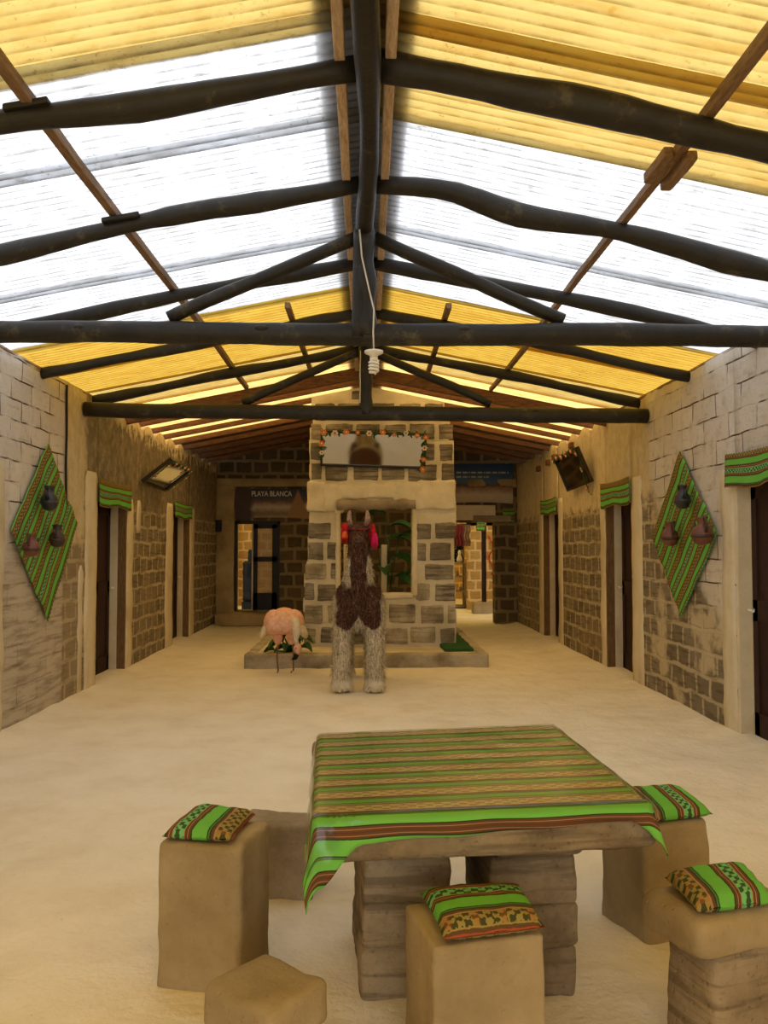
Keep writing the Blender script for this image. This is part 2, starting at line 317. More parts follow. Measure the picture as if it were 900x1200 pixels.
# ---------------------------------------------------------------- mesh helpers
def bm_new(): return bmesh.new()
def add_box(bm, x0, x1, y0, y1, z0, z1, mi=0):
    vs = [bm.verts.new(p) for p in ((x0, y0, z0), (x1, y0, z0), (x1, y1, z0), (x0, y1, z0), (x0, y0, z1), (x1, y0, z1), (x1, y1, z1), (x0, y1, z1))]
    for f in ((0, 3, 2, 1), (4, 5, 6, 7), (0, 1, 5, 4), (1, 2, 6, 5), (2, 3, 7, 6), (3, 0, 4, 7)):
        fc = bm.faces.new([vs[i] for i in f]); fc.material_index = mi
    return vs
def rough_box(bm, size, center=(0, 0, 0), r=0.02, cell=0.04, amp=0.006, rot=0.0, seed=0, taper=0.0, mi=0, freq=6, smooth=True):
    """rounded, subdivided and slightly lumpy block"""
    hx, hy, hz = (s / 2 for s in size); r = min(r, hx * 0.9, hy * 0.9, hz * 0.9)
    def ticks(h):
        n = max(2, int(2 * (h - r) / cell)); return [-h, -h + r * 0.3, -h + r * 0.65] + [-(h - r) + 2 * (h - r) * i / n for i in range(n + 1)] + [h - r * 0.65, h - r * 0.3, h]
    T = [ticks(hx), ticks(hy), ticks(hz)]; H = (hx, hy, hz); cache = {}
    R = Matrix.Rotation(rot, 3, 'Z'); C = Vector(center)
    def vert(i, j, k):
        key = (i, j, k)
        if key in cache: return cache[key]
        p = Vector((T[0][i], T[1][j], T[2][k])); q = Vector([max(-(H[a] - r), min(H[a] - r, p[a])) for a in range(3)])
        d = p - q
        if d.length > 1e-9:
            m = max(abs(d[a]) for a in range(3)); p = q + d.normalized() * m
        o = Vector((seed * 7.3, seed * 3.1, seed * 1.7))
        nv = noise.noise_vector(p * freq + o); nv2 = noise.noise_vector(p * freq * 3 + o)
        p = p + nv * amp + nv2 * amp * 0.4
        s = 1 - taper * (p.z / hz) * 0.5
        p = Vector((p.x * s, p.y * s, p.z))
        v = bm.verts.new(R @ p + C); cache[key] = v; return v
    n = [len(t) - 1 for t in T]
    for a, b, c in ((0, 1, 2), (1, 2, 0), (2, 0, 1)):
        for side in (0, n[c]):
            for i in range(n[a]):
                for j in range(n[b]):
                    q = []
                    for di, dj in ((0, 0), (1, 0), (1, 1), (0, 1)):
                        key = [0, 0, 0]; key[a] = i + di; key[b] = j + dj; key[c] = side; q.append(vert(*key))
                    if side == 0: q.reverse()
                    f = bm.faces.new(q); f.material_index = mi; f.smooth = smooth
def tube(bm, pts, radii, seg=12, amp=0.0, seed=0, caps=True, mi=0, freq=5):
    pts = [Vector(p) for p in pts]
    if not hasattr(radii, '__len__'): radii = [radii] * len(pts)
    rings = []; up = None
    for i, p in enumerate(pts):
        t = (pts[min(i + 1, len(pts) - 1)] - pts[max(i - 1, 0)]).normalized()
        if up is None:
            up = Vector((0, 0, 1)) if abs(t.z) < 0.9 else Vector((1, 0, 0))
        a = t.cross(up).normalized(); up = a.cross(t).normalized()
        ring = []
        for k in range(seg):
            an = 2 * PI * k / seg; d = a * math.cos(an) + up * math.sin(an)
            rr = radii[i] * (1 + amp * noise.noise((p + d * radii[i]) * freq + Vector((seed * 3.7, seed, 0))))
            ring.append(bm.verts.new(p + d * rr))
        rings.append(ring)
    for r0, r1 in zip(rings, rings[1:]):
        for k in range(seg):
            f = bm.faces.new((r0[k], r0[(k + 1) % seg], r1[(k + 1) % seg], r1[k])); f.smooth = True; f.material_index = mi
    if caps:
        for ring, rev in ((rings[0], True), (rings[-1], False)):
            c = bm.faces.new(list(reversed(ring)) if rev else ring); c.material_index = mi
def line(a, b, n, wig=0.0, seed=0, sag=None):
    a, b = Vector(a), Vector(b); out = []
    for i in range(n + 1):
        t = i / n; p = a.lerp(b, t); e = math.sin(PI * t) ** 0.5 if 0 < t < 1 else 0
        o = noise.noise_vector(Vector((t * 3 + seed * 5.1, seed, 0)))
        out.append(p + Vector((o.x * 0.5, o.y, o.z)) * wig * e)
    return out
def lathe(bm, prof, seg=20, center=(0, 0, 0), mi=0):
    rings = []
    for r, z in prof:
        rings.append([bm.verts.new((center[0] + r * math.cos(2 * PI * k / seg), center[1] + r * math.sin(2 * PI * k / seg), center[2] + z)) for k in range(seg)])
    for r0, r1 in zip(rings, rings[1:]):
        for k in range(seg):
            f = bm.faces.new((r0[k], r0[(k + 1) % seg], r1[(k + 1) % seg], r1[k])); f.smooth = True; f.material_index = mi
    bm.faces.new(list(reversed(rings[0]))); bm.faces.new(rings[-1])
def ellipsoid(bm, c, r, u=16, v=10, mi=0):
    g = bmesh.ops.create_uvsphere(bm, u_segments=u, v_segments=v, radius=1.0)
    for vt in g['verts']: vt.co = Vector((vt.co.x * r[0] + c[0], vt.co.y * r[1] + c[1], vt.co.z * r[2] + c[2]))
    for f in set(f for vt in g['verts'] for f in vt.link_faces): f.smooth = True; f.material_index = mi
def grid_surface(bm, P, nu, nv, uvf=None, smooth=True):
    """P(i,j)->Vector; uvf(i,j)->(u,v)"""
    V = [[bm.verts.new(P(i, j)) for j in range(nv + 1)] for i in range(nu + 1)]
    uvl = bm.loops.layers.uv.verify() if uvf else None
    for i in range(nu):
        for j in range(nv):
            idx = ((i, j), (i + 1, j), (i + 1, j + 1), (i, j + 1))
            f = bm.faces.new([V[a][b] for a, b in idx]); f.smooth = smooth
            if uvf:
                for lp, ab in zip(f.loops, idx): lp[uvl].uv = uvf(*ab)
    return V

def to_obj(name, bm, mats, parent=None, recenter=True):
    me = bpy.data.meshes.new(name); bm.to_mesh(me); bm.free()
    if not isinstance(mats, (list, tuple)): mats = [mats]
    for m in mats: me.materials.append(m)
    o = bpy.data.objects.new(name, me); col.objects.link(o)
    if parent is not None:
        o.parent = parent; o.matrix_parent_inverse = Matrix.LocRotScale(parent.location, parent.rotation_euler, None).inverted()
    elif recenter:
        xs = [v.co for v in me.vertices]
        c = Vector(((min(v.x for v in xs) + max(v.x for v in xs)) / 2, (min(v.y for v in xs) + max(v.y for v in xs)) / 2, min(v.z for v in xs)))
        for v in me.vertices: v.co -= c
        o.location = c
    return o
def tag(o, label, cat, group=None):
    o['label'] = label; o['category'] = cat
    if group: o['group'] = group
    return o
def thing(name, loc, label, cat, group=None):
    o = bpy.data.objects.new(name, None); o.empty_display_size = 0.1; col.objects.link(o); o.location = loc
    return tag(o, label, cat, group)
def struct(name, bm, mats):
    o = to_obj(name, bm, mats, recenter=False); o['kind'] = 'structure'; return o
ORD = ['first', 'second', 'third', 'fourth', 'fifth', 'sixth', 'seventh', 'eighth', 'ninth', 'tenth']

# ================================================================ SETTING
XL, XR = -3.0, 3.02
RZ = lambda x: 3.84 - 0.2 * abs(x)          # height of the roof sheets
# floor
bm = bm_new()
ys = [-3 + 0.5 * i for i in range(8)] + [1 + 0.07 * i for i in range(58)] + [5.06 + 0.16 * i for i in range(50)] + [13 + 0.5 * i for i in range(27)]
xs_ = [-4.6 + 0.2 * i for i in range(5)] + [-3.5 + 0.08 * i for i in range(89)] + [3.7, 4.0, 4.4, 4.8]
def fz(x, y):
    a = noise.noise(Vector((x * 1.3, y * 1.3, 0))) * 0.012 + noise.noise(Vector((x * 4, y * 4, 3))) * 0.010 + noise.noise(Vector((x * 9, y * 9, 7))) * 0.005
    e = min(abs(x - XL), abs(x - XR)); a += 0.05 * max(0, 1 - e / 0.35) ** 2 if abs(x) < 3.02 else 0.04
    return a - 0.004
grid_surface(bm, lambda i, j: Vector((xs_[i], ys[j], fz(xs_[i], ys[j]))), len(xs_) - 1, len(ys) - 1)
bmesh.ops.recalc_face_normals(bm, faces=bm.faces)
struct('floor', bm, M['floor'])

def side_wall(name, X, sgn, openings, mat, topf, doorz):
    """wall whose inner face is the plane x = X; sgn = direction of the outside"""
    bm = bm_new(); T = 0.36
    def disp(y, z): return sgn * -1 * (0.007 * noise.noise(Vector((y * 1.5, z * 1.5, X))) + 0.008 * noise.noise(Vector((y * 5, z * 5, X))))
    def seg(y0, y1, z0, top):
        ny = max(1, int((y1 - y0) / 0.12)); nz = max(2, int(((top if not callable(top) else 3.2) - z0) / 0.12))
        tf = top if callable(top) else (lambda y: top)
        Yv = [y0 + (y1 - y0) * i / ny for i in range(ny + 1)]
        for off in (0, 1):
            grid = [[bm.verts.new((X + (disp(y, z0 + (tf(y) - z0) * k / nz) if off == 0 else sgn * T), y, z0 + (tf(y) - z0) * k / nz)) for k in range(nz + 1)] for y in Yv]
            for i in range(ny):
                for k in range(nz):
                    f = bm.faces.new((grid[i][k], grid[i + 1][k], grid[i + 1][k + 1], grid[i][k + 1])); f.smooth = True
            if off == 0: G0 = grid
            else: G1 = grid
        for i in range(ny):
            bm.faces.new((G0[i][nz], G0[i + 1][nz], G1[i + 1][nz], G1[i][nz])); bm.faces.new((G0[i][0], G0[i + 1][0], G1[i + 1][0], G1[i][0]))
        for i in (0, ny):
            for k in range(nz): bm.faces.new((G0[i][k], G0[i][k + 1], G1[i][k + 1], G1[i][k]))
    y = -3.0
    for a, b in openings:
        seg(y, a, -0.06, topf); seg(a, b, doorz, topf); y = b
    seg(y, 16.75, -0.06, topf)
    bmesh.ops.recalc_face_normals(bm, faces=bm.faces)
    return struct(name, bm, mat)
FAR_RAF = [10.25, 10.95, 11.6, 12.25, 12.9, 13.55, 14.2, 14.9, 15.6]
def top_left(y):
    if y < 10: return 3.16 + 0.02 * noise.noise(Vector((y * 3, 0, 0))) + 0.03
    d = min(abs(y - r) for r in FAR_RAF); return 3.06 + 0.13 * min(1, d / 0.22)
def top_right(y):
    if y < 10: return 3.19 + 0.02 * noise.noise(Vector((y * 3, 5, 0)))
    d = min(abs(y - r) for r in FAR_RAF); return 3.08 + 0.12 * min(1, d / 0.22)
LD = [(9.185, 10.28), (12.75, 13.9)]; RD = [(5.62, 6.642), (9.29, 10.29), (12.86, 13.95)]
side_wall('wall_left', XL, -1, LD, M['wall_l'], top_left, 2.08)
side_wall('wall_right', XR, 1, RD, M['wall_r'], top_right, 2.08)
# unseen wall behind the camera, its wide opening added to let frontal daylight in
bm = bm_new(); add_box(bm, -3.4, -2.3, -3.3, -3.0, -0.05, 3.2); add_box(bm, 2.3, 3.4, -3.3, -3.0, -0.05, 3.2); add_box(bm, -2.3, 2.3, -3.3, -3.0, 2.9, 3.2); struct('wall_front', bm, M['plaster'])
bm = bm_new(); add_box(bm, -30, 30, -40, -2.98, -0.3, -0.01); struct('floor_outside', bm, M['floor'])

# back wall with a doorway to a lit room (left) and a passage (right)
YB = 16.4
bm = bm_new()
def bw(x0, x1, z0, z1): add_box(bm, x0, x1, YB, YB + 0.35, z0, z1)
bw(-3.36, -2.64, -0.06, 2.03); bw(-2.64, -1.78, -0.06, 0.27); bw(-1.78, 1.45, -0.06, 2.03); bw(2.57, 3.38, -0.06, 2.03)
bw(-3.36, 3.38, 2.03, 3.2)
vs = [bm.verts.new(p) for p in ((-3.3, YB, 3.19), (3.3, YB, 3.19), (0, YB, 3.93), (-3.3, YB + 0.35, 3.19), (3.3, YB + 0.35, 3.19), (0, YB + 0.35, 3.93))]
bm.faces.new(vs[:3]); bm.faces.new((vs[5], vs[4], vs[3])); bm.faces.new((vs[0], vs[2], vs[5], vs[3])); bm.faces.new((vs[1], vs[4], vs[5], vs[2]))
struct('wall_back', bm, M['back'])
bm = bm_new(); rough_box(bm, (6.0, 0.06, 0.16), (0, YB - 0.02, 2.82), 0.02, 0.2, 0.008); struct('trim_1', bm, M['rock'])
bm = bm_new(); rough_box(bm, (0.36, 0.08, 2.8), (-2.82, YB - 0.02, 1.38), 0.02, 0.15, 0.01); struct('trim_2', bm, M['rock'])
bm = bm_new(); rough_box(bm, (1.5, 0.45, 0.24), (-2.2, YB - 0.21, 0.12), 0.03, 0.08, 0.012, seed=3); struct('trim_3', bm, M['rock'])

# hall beyond the back wall
bm = bm_new(); add_box(bm, -4.6, 4.8, 24.0, 24.3, -0.05, 3.3); struct('wall_far', bm, M['far'])
bm = bm_new(); add_box(bm, -4.6, -4.3, 16.75, 24, -0.05, 3.3); struct('wall_far_left', bm, M['far'])
bm = bm_new(); add_box(bm, 4.5, 4.8, 16.75, 24, -0.05, 3.3); struct('wall_far_right', bm, M['far'])
bm = bm_new(); add_box(bm, 2.47, 2.80, 20.0, 20.3, 0.0, 2.6); add_box(bm, 2.92, 4.5, 20.0, 20.3, 0.0, 2.6); add_box(bm, 2.47, 4.5, 20.0, 20.3, 2.05, 3.2); struct('wall_passage', bm, M['far'])
bm = bm_new(); add_box(bm, -3.72, -3.30, 20.2, 20.5, 0, 3.2); add_box(bm, -3.28, -2.2, 21.0, 21.3, 0, 3.2); struct('wall_room', bm, M['far'])
bm = bm_new()
nfx = 60
grid_surface(bm, lambda i, j: Vector((-4.6 + 9.4 * j / 4, 16.7 + 7.6 * i / nfx, 3.34 + 0.012 * math.sin(2 * PI * (16.7 + 7.6 * i / nfx) / 0.3))), nfx, 4)
struct('ceiling_far', bm, M['yellow'])

# plaster strips around the doors (wavy hand-laid edges)
def strip(n_, X, sgn, y0, y1, z0, z1, mat='plaster', th=0.016, seed=0):
    bm = bm_new(); nz = int((z1 - z0) / 0.08) + 1
    rows = []
    for k in range(nz + 1):
        z = z0 + (z1 - z0) * k / nz
        a = y0 + 0.05 * noise.noise(Vector((z * 2.2, seed, 0))) + 0.02 * noise.noise(Vector((z * 7, seed, 4))); b = y1 + 0.05 * noise.noise(Vector((z * 2.2, seed + 9, 0))) + 0.02 * noise.noise(Vector((z * 7, seed, 8)))
        if k == nz: a += 0.05; b -= 0.05
        r = []
        for t in (0, 0.08, 0.3, 0.6, 0.92, 1):
            h = 0 if t in (0, 1) else th * (1 + 0.5 * noise.noise(Vector((z * 4, t * 3, seed))))
            r.append(bm.verts.new((X - sgn * (h - 0.005) + (sgn * 0.03 if t in (0, 1) else 0), a + (b - a) * t, z)))
        rows.append(r)
    for r0, r1 in zip(rows, rows[1:]):
        for i in range(5): bm.faces.new((r0[i], r0[i + 1], r1[i + 1], r1[i])).smooth = True
    for r in (rows[0], rows[-1]):
        bm.faces.new(r)
    bmesh.ops.recalc_face_normals(bm, faces=bm.faces)
    return struct('trim_%d' % n_, bm, M[mat])
tn = 4
for X, sgn, y0, y1, z1, s in ((XL, -1, 8.76, 9.185, 2.36, 1), (XL, -1, 10.29, 10.58, 2.15, 2), (XL, -1, 12.27, 12.75, 2.2, 3), (XL, -1, 13.9, 14.3, 2.2, 4), (XL, -1, 6.45, 6.86, 2.25, 5),
                              (XR, 1, 6.645, 6.92, 2.2, 6), (XR, 1, 8.89, 9.29, 2.33, 7), (XR, 1, 10.29, 10.53, 2.15, 8), (XR, 1, 12.56, 12.86, 2.3, 9), (XR, 1, 13.95, 14.32, 2.2, 10), (XL, -1, 8.60, 8.72, 1.35, 11), (XL, -1, 10.72, 10.92, 2.15, 12)):
    strip(tn, X, sgn, y0, y1, 1.72 if s == 12 else -0.02, z1, seed=s); tn += 1
# reveals of the doorways
for (a, b), X, sgn in [(d, XL, -1) for d in LD] + [(d, XR, 1) for d in RD]:
    near_big = abs(a - 5.62) < 0.01
    bm = bm_new()
    x0, x1 = sorted((X - sgn * 0.004, X + sgn * (0.09 if near_big else 0.13))); add_box(bm, x0, x1, b - 0.04, b + 0.005, -0.02, 2.09)
    struct('trim_%d' % tn, bm, M['plaster' if near_big else 'jamb']); tn += 1
    bm = bm_new(); x0, x1 = sorted((X + sgn * 0.09, X + sgn * 0.22)); add_box(bm, x0, x1, b - 0.05, b + 0.005, -0.02, 2.09)
    struct('trim_%d' % tn, bm, M['plaster']); tn += 1
# doors
dn = 1
for (a, b), X, sgn in [(d, XL, -1) for d in LD] + [(d, XR, 1) for d in RD]:
    xf = X + sgn * (0.12 if a < 6 else 0.2); bm = bm_new()
    x0, x1 = sorted((xf, xf + sgn * 0.05)); add_box(bm, x0, x1, a, b - 0.01, 0.02, 2.1)
    xp0, xp1 = sorted((xf - sgn * 0.018, xf + sgn * 0.01)); wd = b - a
    for zz0, zz1 in ((0.02, 0.22), (0.95, 1.12), (1.93, 2.1)): add_box(bm, xp0, xp1, a, b - 0.01, zz0, zz1)
    for yy in (a, a + wd / 2 - 0.05, b - 0.13): add_box(bm, xp0, xp1, yy, yy + 0.12, 0.02, 2.1)
    d = struct('door_%d' % dn, bm, M['door']); dn += 1
    bm = bm_new(); hx = xf - sgn * 0.03
    tube(bm, [(hx, b - 0.10, 1.04), (hx - sgn * 0.05, b - 0.10, 1.04), (hx - sgn * 0.055, b - 0.2, 1.035)], 0.011, 8); to_obj('door_handle', bm, M['white_plastic'], d)

# ================================================================ ROOF
def corr_sheet(name, s, y0, y1, x0, x1, mat, lift, pitch=0.075, amp=0.010, seed=0):
    bm = bm_new(); n = int((y1 - y0) / pitch * 8); nx = 6
    def P(i, j):
        y = y0 + (y1 - y0) * i / n; x = x0 + (x1 - x0) * j / nx
        ex = 0.012 * noise.noise(Vector((y * 5, seed, 0))) if j in (0, nx) else 0
        sag = 0.006 * noise.noise(Vector((x * 1.2, y * 1.2, seed)))
        return Vector((s * (x + ex), y, RZ(x) + lift + sag + amp * math.sin(2 * PI * y / pitch)))
    grid_surface(bm, P, n, nx, lambda i, j: (x0 + (x1 - x0) * j / nx, y0 + (y1 - y0) * i / n))
    if s < 0: bmesh.ops.reverse_faces(bm, faces=bm.faces)
    return to_obj(name, bm, mat, recenter=True)
LEFT = [(1.6, 2.66, 'yellow', 'far forward yellow'), (2.55, 3.58, 'yellow', 'x'), (3.46, 4.42, 'white', 'x'), (4.3, 5.25, 'white', 'x'), (5.13, 6.1, 'white', 'x'), (5.95, 7.32, 'white', 'x'), (7.22, 8.3, 'deepyellow', 'x'), (8.18, 9.25, 'deepyellow', 'x'), (9.12, 10.2, 'yellow', 'x')]
RIGHT = [(1.4, 2.7, 'yellow', ''), (2.58, 3.60, 'yellow', ''), (3.44, 4.36, 'yellow', ''), (4.26, 5.2, 'white', ''), (5.08, 5.95, 'white', ''), (5.8, 7.27, 'white', ''), (7.17, 8.3, 'deepyellow', ''), (8.18, 9.25, 'deepyellow', ''), (9.12, 10.2, 'yellow', '')]
for s, rows, sd in ((-1, LEFT, 'left'), (1, RIGHT, 'right')):
    cnt = {}
    for i, (a, b, m, _) in enumerate(rows):
        if i == 0: continue
        key = 'white' if m == 'white' else 'yellow'
        k = ('near ' if (key == 'yellow' and a < 5) else 'far ' if key == 'yellow' else '') + key
        cnt[k] = cnt.get(k, 0) + 1
        lab = {'white': '%s white translucent corrugated roof sheet counting away from the camera, %s roof slope', 'near yellow': '%s yellow corrugated roof sheet in front of the white ones, %s roof slope',
               'far yellow': '%s yellow corrugated roof sheet beyond the white ones, %s roof slope'}[k] % (ORD[cnt[k] - 1], sd)
        o = corr_sheet('roof_sheet', s, a, b, 0.03, 3.22, M[m], 0.055 + 0.006 * (i % 2), seed=i + 10 * (s + 1))
        tag(o, lab, 'roof sheet', 'corrugated roof sheets')
# roof behind the camera and over the dark far end
bm = bm_new()
for s in (-1, 1):
    n = int((2.62 + 3.2) / 0.075 * 4)
    grid_surface(bm, lambda i, j: Vector((s * (0.03 + 3.2 * j / 2), -3.2 + 5.82 * i / n, RZ(0.03 + 3.2 * j / 2) + 0.05 + 0.010 * math.sin(2 * PI * (-3.2 + 5.82 * i / n) / 0.075))), n, 2)
struct('ceiling', bm, M['deepyellow'])
bm = bm_new()
for s in (-1, 1):
    n = 140
    grid_surface(bm, lambda i, j: Vector((s * (0.03 + 3.2 * j / 2), 10.1 + 3.3 * i / n, RZ(0.03 + 3.2 * j / 2) + 0.07 + 0.012 * math.sin(2 * PI * (10.1 + 3.3 * i / n) / 0.12))), n, 2)
struct('ceiling_middle', bm, M['orange'])
bm = bm_new()
for s in (-1, 1):
    n = 100
    grid_surface(bm, lambda i, j: Vector((s * (0.0 + 3.3 * j / 2), 13.3 + 3.5 * i / n, RZ(0.0 + 3.3 * j / 2) + 0.06 + 0.012 * math.sin(2 * PI * (13.3 + 3.5 * i / n) / 0.12))), n, 2)
struct('ceiling_back', bm, M['metal_roof'])
# ridge cap
bm = bm_new()
grid_surface(bm, lambda i, j: Vector(((-0.24, -0.03, 0.03, 0.22)[j] + 0.006 * noise.noise(Vector((i, j, 0))), -3.2 + 17.2 * i / 160, (3.878, 3.925, 3.925, 3.882)[j] + 0.004 * (i % 2))), 160, 3)
tag(to_obj('ridge_flashing', bm, M['cap']), 'dull metal capping strip running along the roof ridge', 'flashing')
# ridge pole
bm = bm_new()
pts = [(-0.005 + 0.018 * math.sin(y * 1.9), y, 3.675 + 0.01 * math.sin(y * 1.3)) for y in [1.2 + 0.25 * i for i in range(36)]]
tube(bm, pts, [0.055 + 0.006 * math.sin(i * 0.9) for i in range(36)], 14, 0.12, 3)
tag(to_obj('ridge_pole', bm, M['pole']), 'long dark round pole under the roof ridge', 'beam')
# boards beside the ridge
for s, xa, sd in ((-1, 0.125, 'left'), (1, 0.105, 'right')):
    bm = bm_new()
    rough_box(bm, (0.05, 9.0, 0.085), (0, 0, 0), 0.006, 0.3, 0.003, seed=s)
    for v in bm.verts: v.co += Vector((s * xa, 5.7, 3.785))
    tag(to_obj('ridge_board', bm, M['board']), 'sawn pale brown board running beside the ridge pole on its %s' % sd, 'board')
# rafters: dark round poles
RAFT = [(3.67, [(0, 0), (1.0, 0.01), (1.7, 0.05), (3.0, 0.03)], [(0, 0.02), (1.0, 0.03), (1.9, 0.01), (3.0, 0)], 0.058, 0.072),
        (4.87, [(0, 0), (1.2, 0.02), (2.3, -0.02), (3.0, -0.02)], [(0, 0), (0.5, 0.05), (0.9, 0.0), (1.5, 0.02), (2.5, -0.04), (3.0, 0)], 0.055, 0.062),
        (6.25, [(0, 0), (1.3, 0.02), (2.4, 0.0), (3.0, 0)], [(0, 0), (1.3, 0.03), (2.4, 0.03), (3.0, 0)], 0.052, 0.055),
        (7.58, [(0, 0), (1.5, 0.0), (3.0, 0.0)], [(0, 0), (1.4, 0.03), (3.0, 0.0)], 0.05, 0.05),
        (9.0, [(0, 0), (1.5, 0.01), (3.0, 0.0)], [(0, 0), (1.6, 0.02), (3.0, 0.0)], 0.055, 0.055)]
def rz(x): return 3.745 - 0.2 * x
for k, (y, dl, dr, rl, rr) in enumerate(RAFT):
    for s, dev, r, sd in ((-1, dl, rl, 'left'), (1, dr, rr, 'right')):
        P = []
        for i in range(25):
            x = 0.04 + (3.06 - 0.04) * i / 24
            for (xa, da), (xb, db) in zip(dev, dev[1:]):
                if xa <= x <= xb + 0.1: d = da + (db - da) * (0.5 - 0.5 * math.cos(PI * min(1, (x - xa) / (xb - xa)))); 
            P.append((s * x, y + 0.02 * noise.noise(Vector((x, k, s))), rz(x) + d + 0.008 * noise.noise(Vector((x * 1.5, k * 3, s * 5)))))
        bm = bm_new(); tube(bm, P, [r * (1 - 0.12 * math.sin(i * 0.6 + k)) for i in range(25)], 12, 0.15, k * 2 + s)
        tag(to_obj('rafter', bm, M['pole']), '%s dark round rafter pole counting away from the camera on the %s roof slope' % (ORD[k], sd), 'rafter', 'dark round rafters')
# purlins
def batten(name, x, y0, y1, w_, h_, mat, label, cat, group=None, z=None, seed=0):
    bm = bm_new(); rough_box(bm, (w_, y1 - y0, h_), (0, 0, 0), 0.005, 0.35, 0.004, seed=seed)
    for v in bm.verts: v.co += Vector((x + 0.012 * math.sin(v.co.y), (y0 + y1) / 2, (RZ(x) if z is None else z)))
    return tag(to_obj(name, bm, mat), label, cat, group)
batten('purlin', -1.5, 1.4, 10.25, 0.05, 0.055, M['batten'], 'long brown batten running lengthwise under the left roof sheets', 'purlin', 'battens', seed=1)
batten('purlin', 1.55, 1.4, 4.2, 0.05, 0.055, M['batten'], 'nearer brown batten under the right roof sheets, up to the splice', 'purlin', 'battens', seed=2)
batten('purlin', 1.56, 4.05, 10.25, 0.045, 0.05, M['batten'], 'farther brown batten under the right roof sheets, past the splice', 'purlin', 'battens', z=RZ(1.56) - 0.004, seed=3)
batten('purlin', -0.70, 7.25, 10.25, 0.05, 0.05, M['batten'], 'short brown batten under the far yellow sheets left of the ridge', 'purlin', 'battens', seed=4)
batten('purlin', 0.74, 7.2, 10.25, 0.05, 0.05, M['batten'], 'short brown batten under the far yellow sheets right of the ridge', 'purlin', 'battens', seed=5)
bm = bm_new(); rough_box(bm, (0.06, 0.36, 0.05), (1.605, 4.12, RZ(1.6) - 0.04), 0.01, 0.05, 0.006); rough_box(bm, (0.05, 0.3, 0.06), (1.50, 4.12, RZ(1.5) - 0.03), 0.01, 0.05, 0.006)
tag(to_obj('splice_block', bm, M['batten']), 'stubby wood splice block joining two battens under right roof', 'block')
for x, y, lab, L in ((-1.52, 3.66, 'wood packing block under the left batten at the nearest rafter', 0.2), (-1.46, 4.86, 'wood packing block under the left batten at the second rafter', 0.22)):
    bm = bm_new(); rough_box(bm, (L, 0.06, 0.03), (x, y - 0.045, 0), 0.008, 0.06, 0.004)
    for v in bm.verts: v.co.z += rz(abs(v.co.x)) + (0.075 if L < 0.21 else 0.04)
    tag(to_obj('packing_block', bm, M['pole']), lab, 'block')
# trusses: tie beam, king post, two struts
def truss(y, z, x0, x1, r, kp, which, tilt=0.0):
    bm = bm_new(); n = 40
    P = [(x0 + (x1 - x0) * i / n, y + 0.015 * noise.noise(Vector((i * 0.2, z, y))), z + tilt * (i / n - 0.5) + 0.010 * noise.noise(Vector((i * 0.15, y, 1)))) for i in range(n + 1)]
    tube(bm, P, [r * (1 + 0.06 * noise.noise(Vector((i * 0.25, y, 9)))) for i in range(n + 1)], 18, 0.10, y)
    for kx in (-1.9, -0.7, 0.65, 1.8):      # knots
        ellipsoid(bm, (kx, y - r * 0.86, z + 0.02), (0.045, 0.02, 0.018), 10, 6)
    tag(to_obj('tie_beam', bm, M['pole']), 'long dark round tie beam spanning the courtyard, %s one' % which, 'beam', 'tie beams')
    bm = bm_new(); tube(bm, line((kp, y - 0.02, z - 0.02), (kp - 0.01, y - 0.01, 3.70), 16, 0.012, y), [0.07 + 0.008 * math.sin(i) for i in range(17)], 12, 0.15, y + 1)
    if which == 'nearer': tube(bm, line((kp - 0.055, y - 0.05, z - 0.04), (kp - 0.04, y - 0.03, 3.66), 10, 0.01, y + 2), 0.042, 10, 0.1, 3)
    tag(to_obj('king_post', bm, M['pole']), 'dark upright post between ridge and %s tie beam' % which, 'post', 'king posts')
    for s in (-1, 1):
        bm = bm_new(); tube(bm, line((kp + s * 0.06, y + 0.03, 3.64), (s * 1.33, y + 0.02, z + r + 0.03), 10, 0.015, y + s), 0.045, 10, 0.12, y * 3 + s)
        tag(to_obj('strut', bm, M['pole']), 'dark slanting strut %s of the post above the %s tie beam' % ('left' if s < 0 else 'right', which), 'strut', 'truss struts')
truss(5.45, 2.975, -3.12, 3.14, 0.074, -0.01, 'nearer')
truss(8.7, 2.97, -2.99, 3.01, 0.078, -0.01, 'farther', -0.05)
# hanging lamp on the nearer king post
lp = thing('pendant_lamp', (0.044, 5.33, 2.66), 'spiral energy-saving bulb hanging under the nearer tie beam', 'lamp')
bm = bm_new(); tube(bm, [(-0.05, 5.28, 3.62), (-0.035, 5.31, 3.45), (0.01, 5.33, 3.25), (0.045, 5.32, 3.1), (0.04, 5.33, 2.95), (0.044, 5.33, 2.84)], 0.006, 6); to_obj('cord', bm, M['cord'], lp)
bm = bm_new(); lathe(bm, [(0.025, 2.775), (0.027, 2.80), (0.06, 2.815), (0.062, 2.83), (0.03, 2.835)], 24, (0.044, 5.33, 0)); to_obj('lamp_holder', bm, M['white_plastic'], lp)
bm = bm_new(); P = []
for i in range(73):
    t = i / 72; a = t * 2 * PI * 4; rr = 0.028 if t < 0.85 else 0.028 * (1 - (t - 0.85) / 0.15 * 0.7)
    P.append((0.044 + rr * math.cos(a), 5.33 + rr * math.sin(a), 2.765 - 0.085 * t))
tube(bm, P, 0.009, 8); lathe(bm, [(0.026, 2.76), (0.026, 2.785)], 16, (0.044, 5.33, 0)); to_obj('bulb', bm, M['white_plastic'], lp)
bm = bm_new(); tube(bm, line((-0.07, 8.6, 3.62), (-0.075, 8.6, 3.06), 10, 0.01, 5), 0.006, 6)
tag(to_obj('cable', bm, M['cord']), 'thin pale cable down the farther king post', 'cable')
